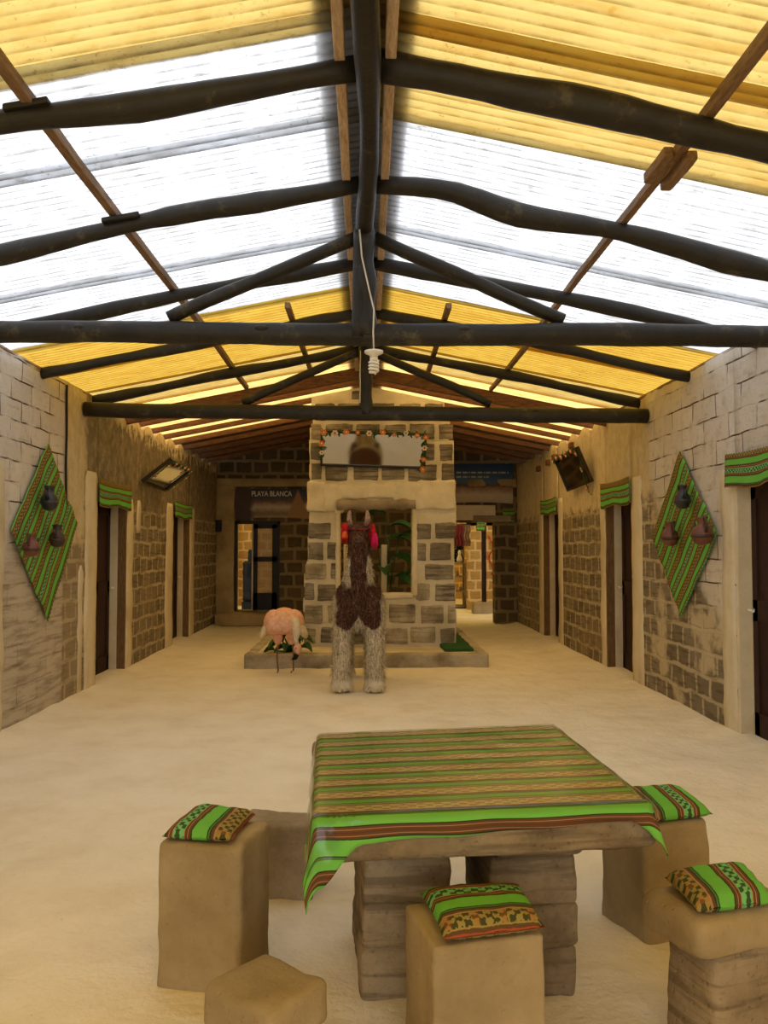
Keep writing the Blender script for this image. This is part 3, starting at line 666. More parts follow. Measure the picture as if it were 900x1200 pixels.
# far square rafters and front board
def sq_rafter(s, y, w_, h_, name, label, cat, group=None, mat='redwood', top=-0.02, x1=3.12):
    bm = bm_new(); rough_box(bm, (x1 - 0.05, w_, h_), (0, 0, 0), 0.006, 0.3, 0.004, seed=y * s)
    for v in bm.verts:
        x = v.co.x + (x1 + 0.05) / 2; v.co = Vector((s * x, v.co.y + y, v.co.z + RZ(x) + top - h_ / 2))
    if s < 0: bmesh.ops.reverse_faces(bm, faces=bm.faces)
    tag(to_obj(name, bm, M[mat]), label, cat, group)
for s, sd in ((-1, 'left'), (1, 'right')):
    for k, y in enumerate(FAR_RAF):
        sq_rafter(s, y, 0.055, 0.15 if k == 0 else 0.075, 'square_rafter', '%s square reddish rafter beyond the yellow sheets, %s slope' % (ORD[k], sd), 'rafter', 'square reddish rafters')
# wall plates along the wall tops
for s, X, sd in ((-1, -3.03, 'left'), (1, 3.05, 'right')):
    bm = bm_new(); tube(bm, line((X, 1.5, 3.185), (X, 10.0, 3.185), 40, 0.015, s), 0.032, 8, 0.2, s)
    tag(to_obj('wall_plate', bm, M['batten']), 'thin brown pole lying along the top of the %s wall' % sd, 'pole')
# beam stubs in the right wall
for y, z in ((13.0, 2.97), (13.45, 2.93), (14.2, 2.9), (11.9, 3.02)):
    bm = bm_new(); rough_box(bm, (0.10, 0.13, 0.09), (XR - 0.01, y, z), 0.01, 0.04, 0.006, seed=y)
    tag(to_obj('beam_stub', bm, M['redwood']), 'small dark beam stub poking from right wall under the eaves', 'beam stub', 'beam stubs')

# ================================================================ MONUMENT (free-standing block wall with a window) and its planter
pl = thing('raised_planter', (0, 12.2, 0), 'low stone-edged planter platform around the block wall with window', 'planter')
bm = bm_new()
rough_box(bm, (3.14, 0.2, 0.24), (0, 10.63, 0.05), 0.03, 0.06, 0.012, seed=1); rough_box(bm, (0.14, 3.4, 0.24), (-1.5, 12.3, 0.05), 0.03, 0.08, 0.012, seed=2); rough_box(bm, (0.14, 3.4, 0.24), (1.5, 12.3, 0.05), 0.03, 0.08, 0.012, seed=3); rough_box(bm, (3.14, 0.15, 0.24), (0, 13.95, 0.05), 0.03, 0.08, 0.012, seed=4)
to_obj('kerb', bm, rock_mat('mottled_kerb_stone', srgb(176, 164, 140), srgb(118, 106, 84), srgb(206, 194, 168), 0.8), pl)
bm = bm_new(); grid_surface(bm, lambda i, j: Vector((-1.45 + 2.9 * i / 30, 10.66 + 3.25 * j / 30, 0.15 + 0.015 * noise.noise(Vector((i * 0.4, j * 0.4, 0))))), 30, 30); to_obj('sand_bed', bm, M['mortar'], pl)
bm = bm_new(); rough_box(bm, (0.40, 2.4, 0.06), (1.22, 12.1, 0.17), 0.028, 0.05, 0.02, freq=9); to_obj('grass_bed', bm, M['turf'], pl)

MY0, MY1 = 11.45, 11.78
XLo = lambda z: -0.875 if z < 1.15 else (-0.83 if z < 1.75 else (-0.80 if z < 3.15 else -0.77))
def XRi(z): return 1.24 if z < 2.5 else (1.22 if z < 3.05 else (1.17 if z < 3.3 else 1.08))
bm = bm_new(); rng = random.Random(5)
NX0, NX1, NZ0, NZ1 = -0.385, 0.645, 0.875, 2.20
rowsz = [0.14 + 0.17 * i for i in range(23)]
for z in rowsz:
    z1 = z + 0.17; zc = z + 0.085
    gable = 3.93 - 0.2 * 0
    xl, xr = XLo(zc) + rng.uniform(-.012, .012), XRi(zc) + rng.uniform(-.02, .012)
    if z1 > 3.58: continue
    segs = [(xl, xr)] if not (z1 > NZ0 + 0.02 and z < NZ1 - 0.02) else [(xl, NX0 + rng.uniform(-.012, .008)), (NX1 + rng.uniform(-.008, .012), xr)]
    for a, b in segs:
        rough_box(bm, (b - a, MY1 - MY0, 0.19), ((a + b) / 2, (MY0 + MY1) / 2, zc), 0.016, 0.07, 0.007, seed=z * 3 + a)
for yy in (0,):      # gabled top under the roof slope
    pts = ((-0.78, 3.4), (1.09, 3.4), (1.09, 3.58), (0.0, 3.80), (-0.78, 3.645))
    f0 = [bm.verts.new((x, MY0 + 0.004, z)) for x, z in pts]; f1 = [bm.verts.new((x, MY1, z)) for x, z in pts]
    bm.faces.new(f0); bm.faces.new(list(reversed(f1)))
    for i in range(5): bm.faces.new((f0[i], f1[i], f1[(i + 1) % 5], f0[(i + 1) % 5]))
# the visible blocks, laid in courses
z = 0.20; row = 0
while z < 3.75:
    h = rng.uniform(0.215, 0.25)
    if 2.12 < z + h and z < 2.44: z = 2.47; continue
    x = XLo(z) + (0.02 if row % 2 else -0.15) + rng.uniform(-.04, .02)
    while x < XRi(z) - 0.03:
        wd = rng.uniform(0.26, 0.40)
        a, b = max(x, XLo(z) + 0.012), min(x + wd, XRi(z) - 0.012); x += wd + rng.uniform(0.05, 0.075)
        inz = z < NZ1 and z + h > NZ0 - 0.03
        pieces = [(a, b)]
        if inz:
            pieces = []
            if a < NX0 - 0.04: pieces.append((a, min(b, NX0 - 0.035)))
            if b > NX1 + 0.04: pieces.append((max(a, NX1 + 0.035), b))
        for a2, b2 in pieces:
            if b2 - a2 < 0.08: continue
            hh = min(h, 3.775 - 0.2 * max(abs(a2), abs(b2)) - z)
            if hh < 0.09: continue
            rough_box(bm, (b2 - a2, 0.06, hh), ((a2 + b2) / 2 + rng.uniform(-.008, .008), MY0 + 0.012 + (0.003 if z < 1.0 else 0), z + hh / 2 + (rng.uniform(-.01, .01) if z < 3.3 else 0)), 0.014, 0.04, 0.014, seed=x + z, mi=3 if (z < 1.1 and rng.random() < 0.65) or rng.random() < 0.12 else 1, freq=9)
    z += h + rng.uniform(0.05, 0.07); row += 1
# thick white plaster over the window
for (a, b, z0, z1) in ((-0.80, -0.60, 2.02, 2.45), (-0.60, -0.42, 2.03, 2.42), (-0.45, 0.0, 2.20, 2.40), (0.0, 0.45, 2.22, 2.42), (0.40, 0.75, 2.18, 2.44), (0.7, 1.21, 2.05, 2.47), (-0.43, -0.36, 2.0, 2.3)):
    rough_box(bm, (b - a + 0.06, 0.09, z1 - z0), ((a + b) / 2, MY0 + 0.005, (z0 + z1) / 2), 0.04, 0.04, 0.022, seed=a * 9, mi=2, freq=8)
# smoother plastered edge of the window
for (a, b, z0, z1) in ((NX0 - 0.05, NX0 + 0.012, 0.86, 2.1), (NX1 - 0.012, NX1 + 0.06, 0.86, 2.1), (NX0, NX1, 0.82, 0.89)):
    rough_box(bm, (b - a, 0.33, z1 - z0), ((a + b) / 2, MY0 + 0.135, (z0 + z1) / 2), 0.02, 0.05, 0.010, seed=b * 5, mi=2, freq=8)
mo = thing('block_wall', (0.2, 11.6, 0.15), 'tall grey block wall with a window opening and pale mortar in courtyard middle', 'wall')
to_obj('masonry', bm, [M['mortar'], M['block'], M['plaster'], M['block_pale']], mo)
bm = bm_new(); tube(bm, line((-0.42, MY0 - 0.02, 2.125), (0.68, MY0 - 0.02, 2.135), 22, 0.015, 3), [0.075 + 0.012 * math.sin(i * 1.1) for i in range(23)], 14, 0.3, 2); to_obj('lintel', bm, M['rock_grey'], mo)

# mirrors with flower garlands
def flower(bm, c, r, nrm, mi=0):
    nrm = Vector(nrm).normalized(); a = nrm.cross(Vector((0, 0, 1))).normalized(); b = a.cross(nrm)
    for k in range(6):
        an = 2 * PI * k / 6; d = a * math.cos(an) + b * math.sin(an); e = a * -math.sin(an) + b * math.cos(an)
        p = [Vector(c) + d * r * 0.15, Vector(c) + d * r * 0.6 + e * r * 0.36 + nrm * r * 0.15, Vector(c) + d * r + nrm * r * 0.25, Vector(c) + d * r * 0.6 - e * r * 0.36 + nrm * r * 0.15]
        bm.faces.new([bm.verts.new(q) for q in p]).material_index = mi
    g = bmesh.ops.create_icosphere(bm, subdivisions=1, radius=r * 0.28)
    for v in g['verts']: v.co = v.co + Vector(c) + nrm * r * 0.15
    for f in set(f for v in g['verts'] for f in v.link_faces): f.material_index = 1
def leaf(bm, c, d, L, W, nrm):
    d = Vector(d).normalized(); e = Vector(nrm).cross(d).normalized(); c = Vector(c); nrm = Vector(nrm)
    pr = [(0, 0), (0.3, 0.5), (0.65, 0.42), (1, 0)]
    top = [bm.verts.new(c + d * L * t + e * W * w_ + nrm * 0.1 * L * math.sin(PI * t)) for t, w_ in pr]; mid = [bm.verts.new(c + d * L * t + nrm * 0.03 * L) for t, _ in pr[1:3]]
    bot = [bm.verts.new(c + d * L * t - e * W * w_ + nrm * 0.1 * L * math.sin(PI * t)) for t, w_ in pr[1:3]]
    for q in ((top[0], mid[0], top[1]), (top[1], mid[0], mid[1], top[2]), (top[2], mid[1], top[3]), (top[0], bot[0], mid[0]), (mid[0], bot[0], bot[1], mid[1]), (mid[1], bot[1], top[3])):
        bm.faces.new(q).smooth = True
def mirror(corners, label, garl, glabel, seed, fw_=0.03, nflow=10, group_f=None):
    """corners: four points TL, TR, BR, BL"""
    c = [Vector(p) for p in corners]; ctr = sum(c, Vector()) / 4
    ux = (c[1] - c[0]).normalized(); nrm = (c[3] - c[0]).cross(ux).normalized()
    uy = nrm.cross(ux)
    W = ((c[1] - c[0]).length + (c[2] - c[3]).length) / 2; Hh = ((c[3] - c[0]).length + (c[2] - c[1]).length) / 2
    if nrm.dot(Vector((0, 0, 1.55)) - ctr) < 0: nrm = -nrm
    def at(x, y, z=0): return ctr + ux * x + uy * y + nrm * z
    t = thing('wall_mirror', ctr, label, 'mirror')
    bm = bm_new()
    def slab(x0, x1, y0, y1, z0, z1):
        vs = [bm.verts.new(at(x, y, z)) for z in (z0, z1) for x, y in ((x0, y0), (x1, y0), (x1, y1), (x0, y1))]
        for f in ((0, 1, 2, 3), (4, 5, 6, 7), (0, 1, 5, 4), (1, 2, 6, 5), (2, 3, 7, 6), (3, 0, 4, 7)): bm.faces.new([vs[i] for i in f])
    slab(-W / 2, W / 2, Hh / 2 - fw_, Hh / 2, -0.02, 0.02); slab(-W / 2, W / 2, -Hh / 2, -Hh / 2 + fw_, -0.02, 0.02)
    slab(-W / 2, -W / 2 + fw_, -Hh / 2 + fw_, Hh / 2 - fw_, -0.02, 0.02); slab(W / 2 - fw_, W / 2, -Hh / 2 + fw_, Hh / 2 - fw_, -0.02, 0.02)
    slab(-W / 2 + 0.005, W / 2 - 0.005, -Hh / 2 + 0.005, Hh / 2 - 0.005, -0.03, -0.012)
    bmesh.ops.recalc_face_normals(bm, faces=bm.faces); to_obj('frame', bm, M['frame'], t)
    bm = bm_new(); vs = [bm.verts.new(at(x, y, 0.0)) for x, y in ((-W / 2 + fw_, -Hh / 2 + fw_), (W / 2 - fw_, -Hh / 2 + fw_), (W / 2 - fw_, Hh / 2 - fw_), (-W / 2 + fw_, Hh / 2 - fw_))]
    bm.faces.new(vs); to_obj('mirror_glass', bm, M['mirror'], t)
    if not garl: return
    rg = random.Random(seed); path = [at(x * W / 2, y * Hh / 2, 0.035) for x, y in garl]
    dense = []
    for a, b in zip(path, path[1:]):
        n = max(2, int((b - a).length / 0.03))
        for i in range(n): dense.append(a.lerp(b, i / n) + uy * 0.015 * math.sin(len(dense) * 0.7))
    g = thing('flower_garland', dense[0], glabel, 'garland', group_f)
    bm = bm_new(); tube(bm, dense, 0.006, 5); to_obj('vine', bm, M['leaf'], g)
    bm = bm_new()
    for p in dense[::2]:
        for k in range(2): leaf(bm, p, ux * rg.uniform(-1, 1) + uy * rg.uniform(-1, 1), rg.uniform(0.05, 0.09), 0.022, nrm)
    o = to_obj('leaves', bm, M['leaf'], g)
    for k in range(nflow):
        p = dense[int((k + 0.5) / nflow * len(dense))]; bm = bm_new(); flower(bm, p + nrm * 0.012, rg.uniform(0.035, 0.055), nrm)
        to_obj('flower', bm, [M['petal_o'] if k % 3 else M['petal_w'], M['red'] if k % 3 == 0 else M['petal_w']], g)
tl = math.radians(24.5); mh = 0.47; mz = 3.12
def mc(x, zt, back):   # tilted forward at the top
    return (x, MY0 - 0.03 - mh * math.sin(tl) * (1 - back), zt - mh * math.cos(tl) * back)
mirror([mc(-0.645, 3.14, 0), mc(0.82, 3.10, 0), mc(0.82, 3.06, 1), mc(-0.645, 3.10, 1)], 'wide framed mirror tilted forward high on the block wall', [(-0.97, -0.5), (-0.98, 0.9), (-0.6, 1.0), (0, 1.0), (0.6, 1.0), (0.98, 0.95), (0.96, 0), (0.95, -1.0), (0.88, -1.35)], 'garland of orange and white flowers around the block wall mirror', 3, nflow=15)
mirror([(-2.585, 10.85, 2.705), (-2.58, 12.04, 2.665), (-2.965, 12.035, 2.36), (-2.97, 10.845, 2.40)], 'framed mirror tilted forward high on the left wall', [(-0.98, -0.7), (-0.98, 0.6), (-0.9, 1.0), (-0.2, 0.98), (0.5, 1.0), (0.97, 0.95), (0.97, 0.1), (0.9, -0.9)], 'flower garland around the tilted mirror on the left wall', 4, nflow=9)
mirror([(2.743, 11.883, 2.815), (2.787, 10.777, 2.87), (2.98, 10.757, 2.403), (2.936, 11.862, 2.345)], 'dark framed mirror tilted forward high on the right wall', [(-1.0, 0.75), (-0.98, 1.0), (-0.2, 0.98), (0.6, 1.0), (0.98, 0.9), (0.97, 0.0), (0.8, -0.6), (0.72, -1.15), (0.7, -1.7)], 'flower garland around the tilted mirror on the right wall', 5, nflow=8)

# ================================================================ TEXTILES ON THE WALLS
def diamond(X, sgn, top, left, right, bot, label):
    """square cloth hung by one corner; left/right as seen from the courtyard entrance"""
    T_, L_, R_, B_ = (Vector((0, a, b)) for a, b in (top, left, right, bot))
    bm = bm_new(); n = 24
    def P(i, j):
        u, v = i / n, j / n          # u across stripes (from the upper left edge), v along
        p = L_.lerp(B_, u).lerp(T_.lerp(R_, u), v)
        wv = 0.012 * noise.noise(Vector((p.y * 4, p.z * 4, X))) + 0.012 * math.sin(u * 26) * 0.4
        ed = Vector((0, 0.012 * noise.noise(Vector((p.z * 6, X, 0))), 0.012 * noise.noise(Vector((p.y * 6, X, 3)))))
        return Vector((X - sgn * (0.035 + wv), p.y, p.z)) + (ed if i in (0, n) or j in (0, n) else Vector())
    grid_surface(bm, P, n, n, lambda i, j: (i / n * 1.15 + 0.02, j / n * 1.15))
    o = to_obj('wall_cloth', bm, M['cloth']); tag(o, label, 'textile')
    md = o.modifiers.new('thick', 'SOLIDIFY'); md.thickness = 0.006
diamond(XL, -1, (7.65, 2.50), (6.89, 1.68), (8.46, 1.78), (7.72, 0.85), 'green striped diamond cloth hung on the left wall')
diamond(XR, 1, (7.73, 2.46), (8.52, 1.66), (6.93, 1.645), (7.77, 0.86), 'green striped diamond cloth hung on the right wall')
def jug(loc, sgn, h, mats, label, flip=1, wide=1.0):
    t = thing('clay_jug', loc, label, 'jug', None); s = h / 0.24 * 0.86; c = Vector(loc)
    bm = bm_new()
    lathe(bm, [(0.03 * s, 0), (0.062 * s * wide, 0.02 * s), (0.084 * s * wide, 0.08 * s), (0.074 * s * wide, 0.135 * s), (0.045 * s, 0.165 * s), (0.035 * s, 0.19 * s), (0.048 * s, 0.225 * s), (0.055 * s, 0.24 * s), (0.042 * s, 0.238 * s), (0.03 * s, 0.20 * s)], 20, c); to_obj('body', bm, mats[0], t)
    bm = bm_new(); f = Vector((0, flip, 0))
    tube(bm, [c + f * 0.04 * s + Vector((0, 0, 0.225 * s)), c + f * 0.085 * s + Vector((0, 0, 0.22 * s)), c + f * 0.105 * s + Vector((0, 0, 0.17 * s)), c + f * 0.085 * s + Vector((0, 0, 0.11 * s))], 0.011 * s, 8); to_obj('handle', bm, mats[1], t)
    bm = bm_new(); tube(bm, [c - f * 0.075 * s + Vector((-sgn * 0.01, 0, 0.11 * s)), c - f * 0.115 * s + Vector((-sgn * 0.012, 0, 0.15 * s)), c - f * 0.135 * s + Vector((-sgn * 0.012, 0, 0.19 * s))], [0.022 * s, 0.016 * s, 0.013 * s], 8); to_obj('spout', bm, mats[1], t)
    bm = bm_new(); lathe(bm, [(0.078 * s * wide, 0.06 * s), (0.0865 * s * wide, 0.07 * s), (0.0868 * s * wide, 0.08 * s), (0.080 * s * wide, 0.095 * s)], 20, c); to_obj('painted_band', bm, mats[1], t)
jx = XL + 0.14
jug((jx, 7.43, 1.87), -1, 0.26, (M['clay_black'], M['clay_black']), 'black clay jug at the top of the left diamond cloth', 1)
jug((jx, 7.055, 1.46), -1, 0.23, (M['clay_red'], M['clay_brown']), 'reddish clay jug at the lower left of the left diamond cloth', -1)
jug((jx, 7.63, 1.54), -1, 0.24, (M['clay_brown'], M['clay_brown']), 'dark brown clay jug at the right of the left diamond cloth', 1)
jx = XR - 0.14
jug((jx, 7.41, 1.89), 1, 0.25, (M['clay_black'], M['clay_black']), 'black clay jug at the top of the right diamond cloth', 1)
jug((jx, 7.735, 1.55), 1, 0.27, (M['clay_red'], M['clay_brown']), 'reddish clay jug at the lower left of the right diamond cloth', -1)
jug((jx, 6.985, 1.56), 1, 0.28, (M['clay_red'], M['clay_brown']), 'broad brown clay jug at the right of the right diamond cloth', -1, 1.1)
def valance(X, sgn, y0, y1, z0, z1, label, axis='y', off=0.0):
    bm = bm_new(); nu, nv = 24, 10
    def P(i, j):
        t = i / nu; y = y0 + (y1 - y0) * t; z = z0 + (z1 - z0) * j / nv + 0.015 * math.sin(t * 9 + y0) * (1 - j / nv) - 0.02 * math.sin(PI * t) * (j / nv)
        wv = 0.014 * math.sin(t * 22 + y0) * (1 - j / nv) + 0.012
        return Vector((X - sgn * (0.03 + wv), y, z)) if axis == 'y' else Vector((y, X - sgn * (0.03 + wv), z))
    grid_surface(bm, P, nu, nv, lambda i, j: ((z1 - z0) * j / nv + off, (y1 - y0) * i / nu))
    o = to_obj('door_valance', bm, M['cloth']); tag(o, label, 'valance', 'striped cloths over the doors'); md = o.modifiers.new('thick', 'SOLIDIFY'); md.thickness = 0.005
valance(XL, -1, 9.12, 10.36, 2.0, 2.31, 'striped green cloth over the nearer door of the left wall', off=0.1)
valance(XL, -1, 12.72, 13.95, 1.99, 2.24, 'striped green cloth over the farther door of the left wall', off=0.1)
valance(XR, 1, 5.55, 6.72, 2.02, 2.31, 'striped green cloth over the nearest door of the right wall', off=0.1)
valance(XR, 1, 9.23, 10.37, 2.03, 2.345, 'striped green cloth over the middle door of the right wall', off=0.1)
valance(XR, 1, 12.84, 14.0, 2.07, 2.33, 'striped green cloth over the farthest door of the right wall', off=0.1)
valance(YB - 0.02, 1, 2.72, 2.95, 2.05, 2.33, 'small striped green cloth in the far right corner', axis='x')
bm = bm_new(); tube(bm, line((XL + 0.02, 8.14, 3.15), (XL + 0.02, 8.17, 1.9), 20, 0.01, 2), 0.012, 6)
tag(to_obj('wall_cable', bm, M['black']), 'thin dark cable running down the left wall beside the diamond cloth', 'cable')

# ================================================================ BACK WALL: banners, doors
def banner(x0, x1, z0, z1, kind, label):
    n = N('printed_banner_' + kind); P = n.coord('UV'); u, v, _ = n.sepx(P)
    nz = n.noise(n.comb(n.math('MULTIPLY', u, 6), n.math('MULTIPLY', v, 3), 0), 1.6, 5, 0.6); vd = n.math('ADD', v, n.math('MULTIPLY', n.math('SUBTRACT', nz, 0.5), 0.22))
    if kind == 'lodge':
        c = n.ramp(vd, [(0.0, srgb(150, 130, 104)), (0.2, srgb(120, 98, 76)), (0.4, srgb(176, 160, 136)), (0.58, srgb(104, 78, 58)), (0.68, srgb(60, 64, 74)), (1.0, srgb(44, 52, 70))])
        rock = n.step(n.math('SUBTRACT', n.math('ABSOLUTE', n.math('SUBTRACT', u, 0.83)), n.math('MULTIPLY', n.math('SUBTRACT', 0.95, v), 0.16)), 0.02, -0.01)
        c = n.mix(rock, c, srgb(146, 112, 76))
        c = n.mix(n.step(n.math('ADD', u, n.math('MULTIPLY', nz, 0.15)), 0.34, 0.26), c, srgb(70, 54, 44))
    else:
        c = n.ramp(vd, [(0.0, srgb(168, 156, 132)), (0.22, srgb(190, 176, 150)), (0.38, srgb(150, 120, 96)), (0.46, srgb(88, 60, 46)), (0.55, srgb(70, 100, 128)), (0.85, srgb(34, 62, 104)), (1.0, srgb(26, 44, 80))])
        c = n.mix(n.math('MULTIPLY', n.step(n.math('ADD', u, n.math('MULTIPLY', nz, 0.2)), 0.3, 0.2), n.step(v, 0.75, 0.5)), c, srgb(150, 56, 44))
        for v0, u1 in ((0.78, 0.94), (0.67, 0.66)):
            ln = n.math('MULTIPLY', n.math('LESS_THAN', n.math('ABSOLUTE', n.math('SUBTRACT', v, v0)), 0.022), n.math('LESS_THAN', n.math('ABSOLUTE', n.math('SUBTRACT', u, (0.2 + u1) / 2)), (u1 - 0.2) / 2))
            wd = n.math('GREATER_THAN', n.math('ADD', n.math('SINE', n.math('MULTIPLY', u, 150.0)), n.math('SINE', n.math('MULTIPLY', u, 61.0))), -0.7)
            c = n.mix(n.math('MULTIPLY', n.math('MULTIPLY', ln, wd), 0.7), c, srgb(190, 186, 176))
    n.bsdf(c, 0.5)
    bm = bm_new()
    grid_surface(bm, lambda i, j: Vector((x0 + (x1 - x0) * i / 20, YB - 0.05 - 0.008 * math.sin(i * 0.8) * math.sin(j), z0 + (z1 - z0) * j / 8 + (0.03 * math.sin(PI * i / 20) if j == 0 else 0))), 20, 8, lambda i, j: (i / 20, j / 8))
    o = to_obj('banner', bm, n.m); return tag(o, label, 'banner')
b1 = banner(-2.62, -1.12, 2.09, 2.69, 'lodge', 'dark printed banner with white lettering above the left back door')
b2 = banner(1.5, 2.93, 2.40, 3.2, 'sky', 'blue printed banner showing a white building above the back passage')
def lettering(txt, x, z, size, y, mat, parent, sx=1.0):
    cu = bpy.data.curves.new('lettering', 'FONT'); cu.body = txt; cu.size = size; cu.extrude = 0.003; cu.offset = size * 0.012; cu.align_x = 'LEFT'
    o = bpy.data.objects.new('tmp', cu); col.objects.link(o)
    dg = bpy.context.evaluated_depsgraph_get(); me = bpy.data.meshes.new_from_object(o.evaluated_get(dg)); bpy.data.objects.remove(o)
    wd = max(v.co.x for v in me.vertices)
    for v in me.vertices: v.co = Vector((x + v.co.x * sx, y - v.co.z, z + v.co.y))
    me.materials.append(mat); l = bpy.data.objects.new('lettering', me); col.objects.link(l); l.parent = parent; l.matrix_parent_inverse = Matrix.Translation(parent.location).inverted(); return wd
M['letter'] = simple('white_print', srgb(214, 206, 190), 0.6, 0.02)
lettering('PLAYA BLANCA', -2.30, 2.545, 0.145, YB - 0.066, M['letter'], b1, 0.78)
bm = bm_new(); rough_box(bm, (1.15, 0.05, 0.30), (2.0, YB - 0.03, 2.22), 0.01, 0.1, 0.004); tag(to_obj('lintel_board', bm, M['plaster']), 'pale flat board over the back passage below the blue banner', 'board')
bm = bm_new(); rough_box(bm, (0.75, 0.07, 0.13), (2.5, YB - 0.06, 2.10), 0.01, 0.1, 0.004); tag(to_obj('lintel_beam', bm, M['rock_grey']), 'grey beam end over the back passage beside the corner pier', 'beam')
# double door: right leaf closed, left leaf open
bm = bm_new()
add_box(bm, -2.66, -2.58, YB - 0.02, YB + 0.1, 0.27, 2.05); add_box(bm, -2.66, -1.74, YB - 0.02, YB + 0.1, 1.99, 2.05); add_box(bm, -1.79, -1.74, YB - 0.02, YB + 0.1, 0.27, 2.05)
struct('trim_%d' % tn, bm, M['black_metal']); tn += 1
bm = bm_new()
LX0, LX1 = -2.27, -1.79
add_box(bm, LX0, LX0 + 0.09, YB, YB + 0.05, 0.28, 2.0); add_box(bm, LX1 - 0.10, LX1, YB, YB + 0.05, 0.28, 2.0); add_box(bm, LX0, LX1, YB, YB + 0.05, 1.9, 2.0); add_box(bm, LX0, LX1, YB, YB + 0.05, 1.24, 1.34); add_box(bm, LX0, LX1, YB, YB + 0.05, 0.28, 0.62)
d = struct('door_%d' % dn, bm, M['black_metal']); dn += 1
for z0, z1 in ((0.62, 1.24), (1.34, 1.9)):
    bm = bm_new(); add_box(bm, LX0 + 0.09, LX1 - 0.10, YB + 0.02, YB + 0.028, z0, z1); to_obj('pane', bm, M['glass'], d)
bm = bm_new(); tube(bm, [(LX0 - 0.01, YB - 0.01, 0.3), (LX0 - 0.01, YB - 0.01, 2.0)], 0.016, 8); struct('trim_%d' % tn, bm, M['cord']); tn += 1
bm = bm_new(); rough_box(bm, (0.28, 0.22, 0.95), (-2.66, 18.6, 0.75), 0.09, 0.05, 0.03, seed=2); rough_box(bm, (0.15, 0.14, 0.34), (-2.62, 18.62, 1.3), 0.06, 0.05, 0.02, seed=5)
add_box(bm, -2.8, -2.5, 18.45, 18.8, 0.0, 0.3)
tag(to_obj('dark_bundle', bm, M['black']), 'tall black bundle seen through the open back door', 'bundle')
bm = bm_new(); rough_box(bm, (0.16, 0.1, 0.24), (-2.96, YB - 0.08, 1.95), 0.03, 0.04, 0.01); tag(to_obj('wall_box', bm, M['black']), 'small dark box on the back wall left of the banner', 'box')
# passage on the right: shelf, step, hangings
sh = thing('shelf_rack', (2.25, 20.6, 0), 'pale metal shelf rack with three bays down the back passage', 'shelf')
bm = bm_new(); tube(bm, [(2.46, 20.5, 0), (2.46, 20.5, 1.13)], 0.03, 6); tube(bm, [(1.95, 20.5, 0), (1.95, 20.5, 1.13)], 0.03, 6); tube(bm, [(2.46, 20.85, 0), (2.46, 20.85, 1.66)], 0.03, 6); tube(bm, [(1.95, 20.85, 0), (1.95, 20.85, 1.66)], 0.03, 6); tube(bm, [(1.95, 20.85, 1.64), (2.46, 20.85, 1.64)], 0.015, 6); to_obj('posts', bm, M['rock_grey'], sh)
for z in (0.05, 0.42, 0.78, 1.12):
    bm = bm_new(); add_box(bm, 1.92, 2.49, 20.47, 20.88, z - 0.02, z + 0.02); to_obj('shelf_board', bm, M['rock_grey'], sh)
bm = bm_new(); lathe(bm, [(0.05, 0), (0.08, 0.06), (0.05, 0.16), (0.03, 0.2), (0.045, 0.25), (0.02, 0.31)], 14, (2.33, 20.6, 1.14)); tag(to_obj('figurine', bm, M['white_plastic']), 'small white figurine on top of the shelf rack', 'figurine')
for x, z, h in ((2.15, 0.80, 0.1), (2.28, 0.80, 0.13), (2.36, 0.44, 0.09), (2.2, 0.44, 0.1)):
    bm = bm_new(); lathe(bm, [(0.035, 0), (0.045, h * 0.4), (0.03, h * 0.8), (0.035, h)], 12, (x, 20.62, z)); tag(to_obj('shelf_pot', bm, M['rock_grey']), 'small grey pot standing inside the shelf rack', 'pot', 'pots in the shelf rack')
bm = bm_new(); tube(bm, [(1.4, 19.25, 2.06), (2.47, 19.25, 2.06)], 0.012, 8); tube(bm, [(2.44, 19.25, 2.06), (2.44, 19.25, 3.33)], 0.01, 6); tube(bm, [(1.45, 19.25, 2.06), (1.45, 19.25, 3.33)], 0.01, 6); tag(to_obj('hanging_rail', bm, M['black_metal']), 'thin metal rail carrying the maroon shawl in the back passage', 'rail')
def hanging(x0, x1, z0, z1, y, mat, name, label, cat):
    bm = bm_new(); grid_surface(bm, lambda i, j: Vector((x0 + (x1 - x0) * i / 14 + 0.02 * math.sin(j), y + 0.04 * math.sin(i * 1.7) * (1 - j / 10 * 0.5), z0 + (z1 - z0) * j / 10)), 14, 10)
    o = to_obj(name, bm, mat); md = o.modifiers.new('thick', 'SOLIDIFY'); md.thickness = 0.012; tag(o, label, cat)
M['maroon'] = simple('maroon_wool', srgb(120, 44, 40), 0.9, 0.25, 8); M['taupe'] = simple('taupe_knit', srgb(150, 116, 82), 0.9, 0.3, 14)
hanging(1.95, 2.25, 1.55, 2.06, 19.22, M['maroon'], 'hanging_shawl', 'maroon shawl hanging at the top of the back passage', 'shawl')
hanging(2.20, 2.42, 1.55, 2.06, 19.25, M['taupe'], 'hanging_poncho', 'brown patterned poncho hanging next to the maroon shawl', 'poncho')
n = N('black_spotted_cloth'); v = n.coord(); n.bsdf(n.mix(n.step(n.vor(v, 16), 0.22, 0.16), srgb(20, 18, 18), srgb(190, 180, 160)), 0.9); M['spot'] = n.m
hanging(1.97, 2.42, 1.15, 1.65, 20.82, M['spot'], 'hanging_blanket', 'black blanket with pale spots hanging behind the shelf rack', 'blanket')
bm = bm_new(); grid_surface(bm, lambda i, j: Vector((3.02 + 0.03 * i / 3 + 0.06 * math.sin(j * 0.9), 19.93 + 0.01 * i, 0.85 + 0.95 * j / 12)), 3, 12); o = to_obj('ribbon', bm, M['red']); o.modifiers.new('thick', 'SOLIDIFY').thickness = 0.008; tag(o, 'red ribbon hanging on the bright wall down the passage', 'ribbon')
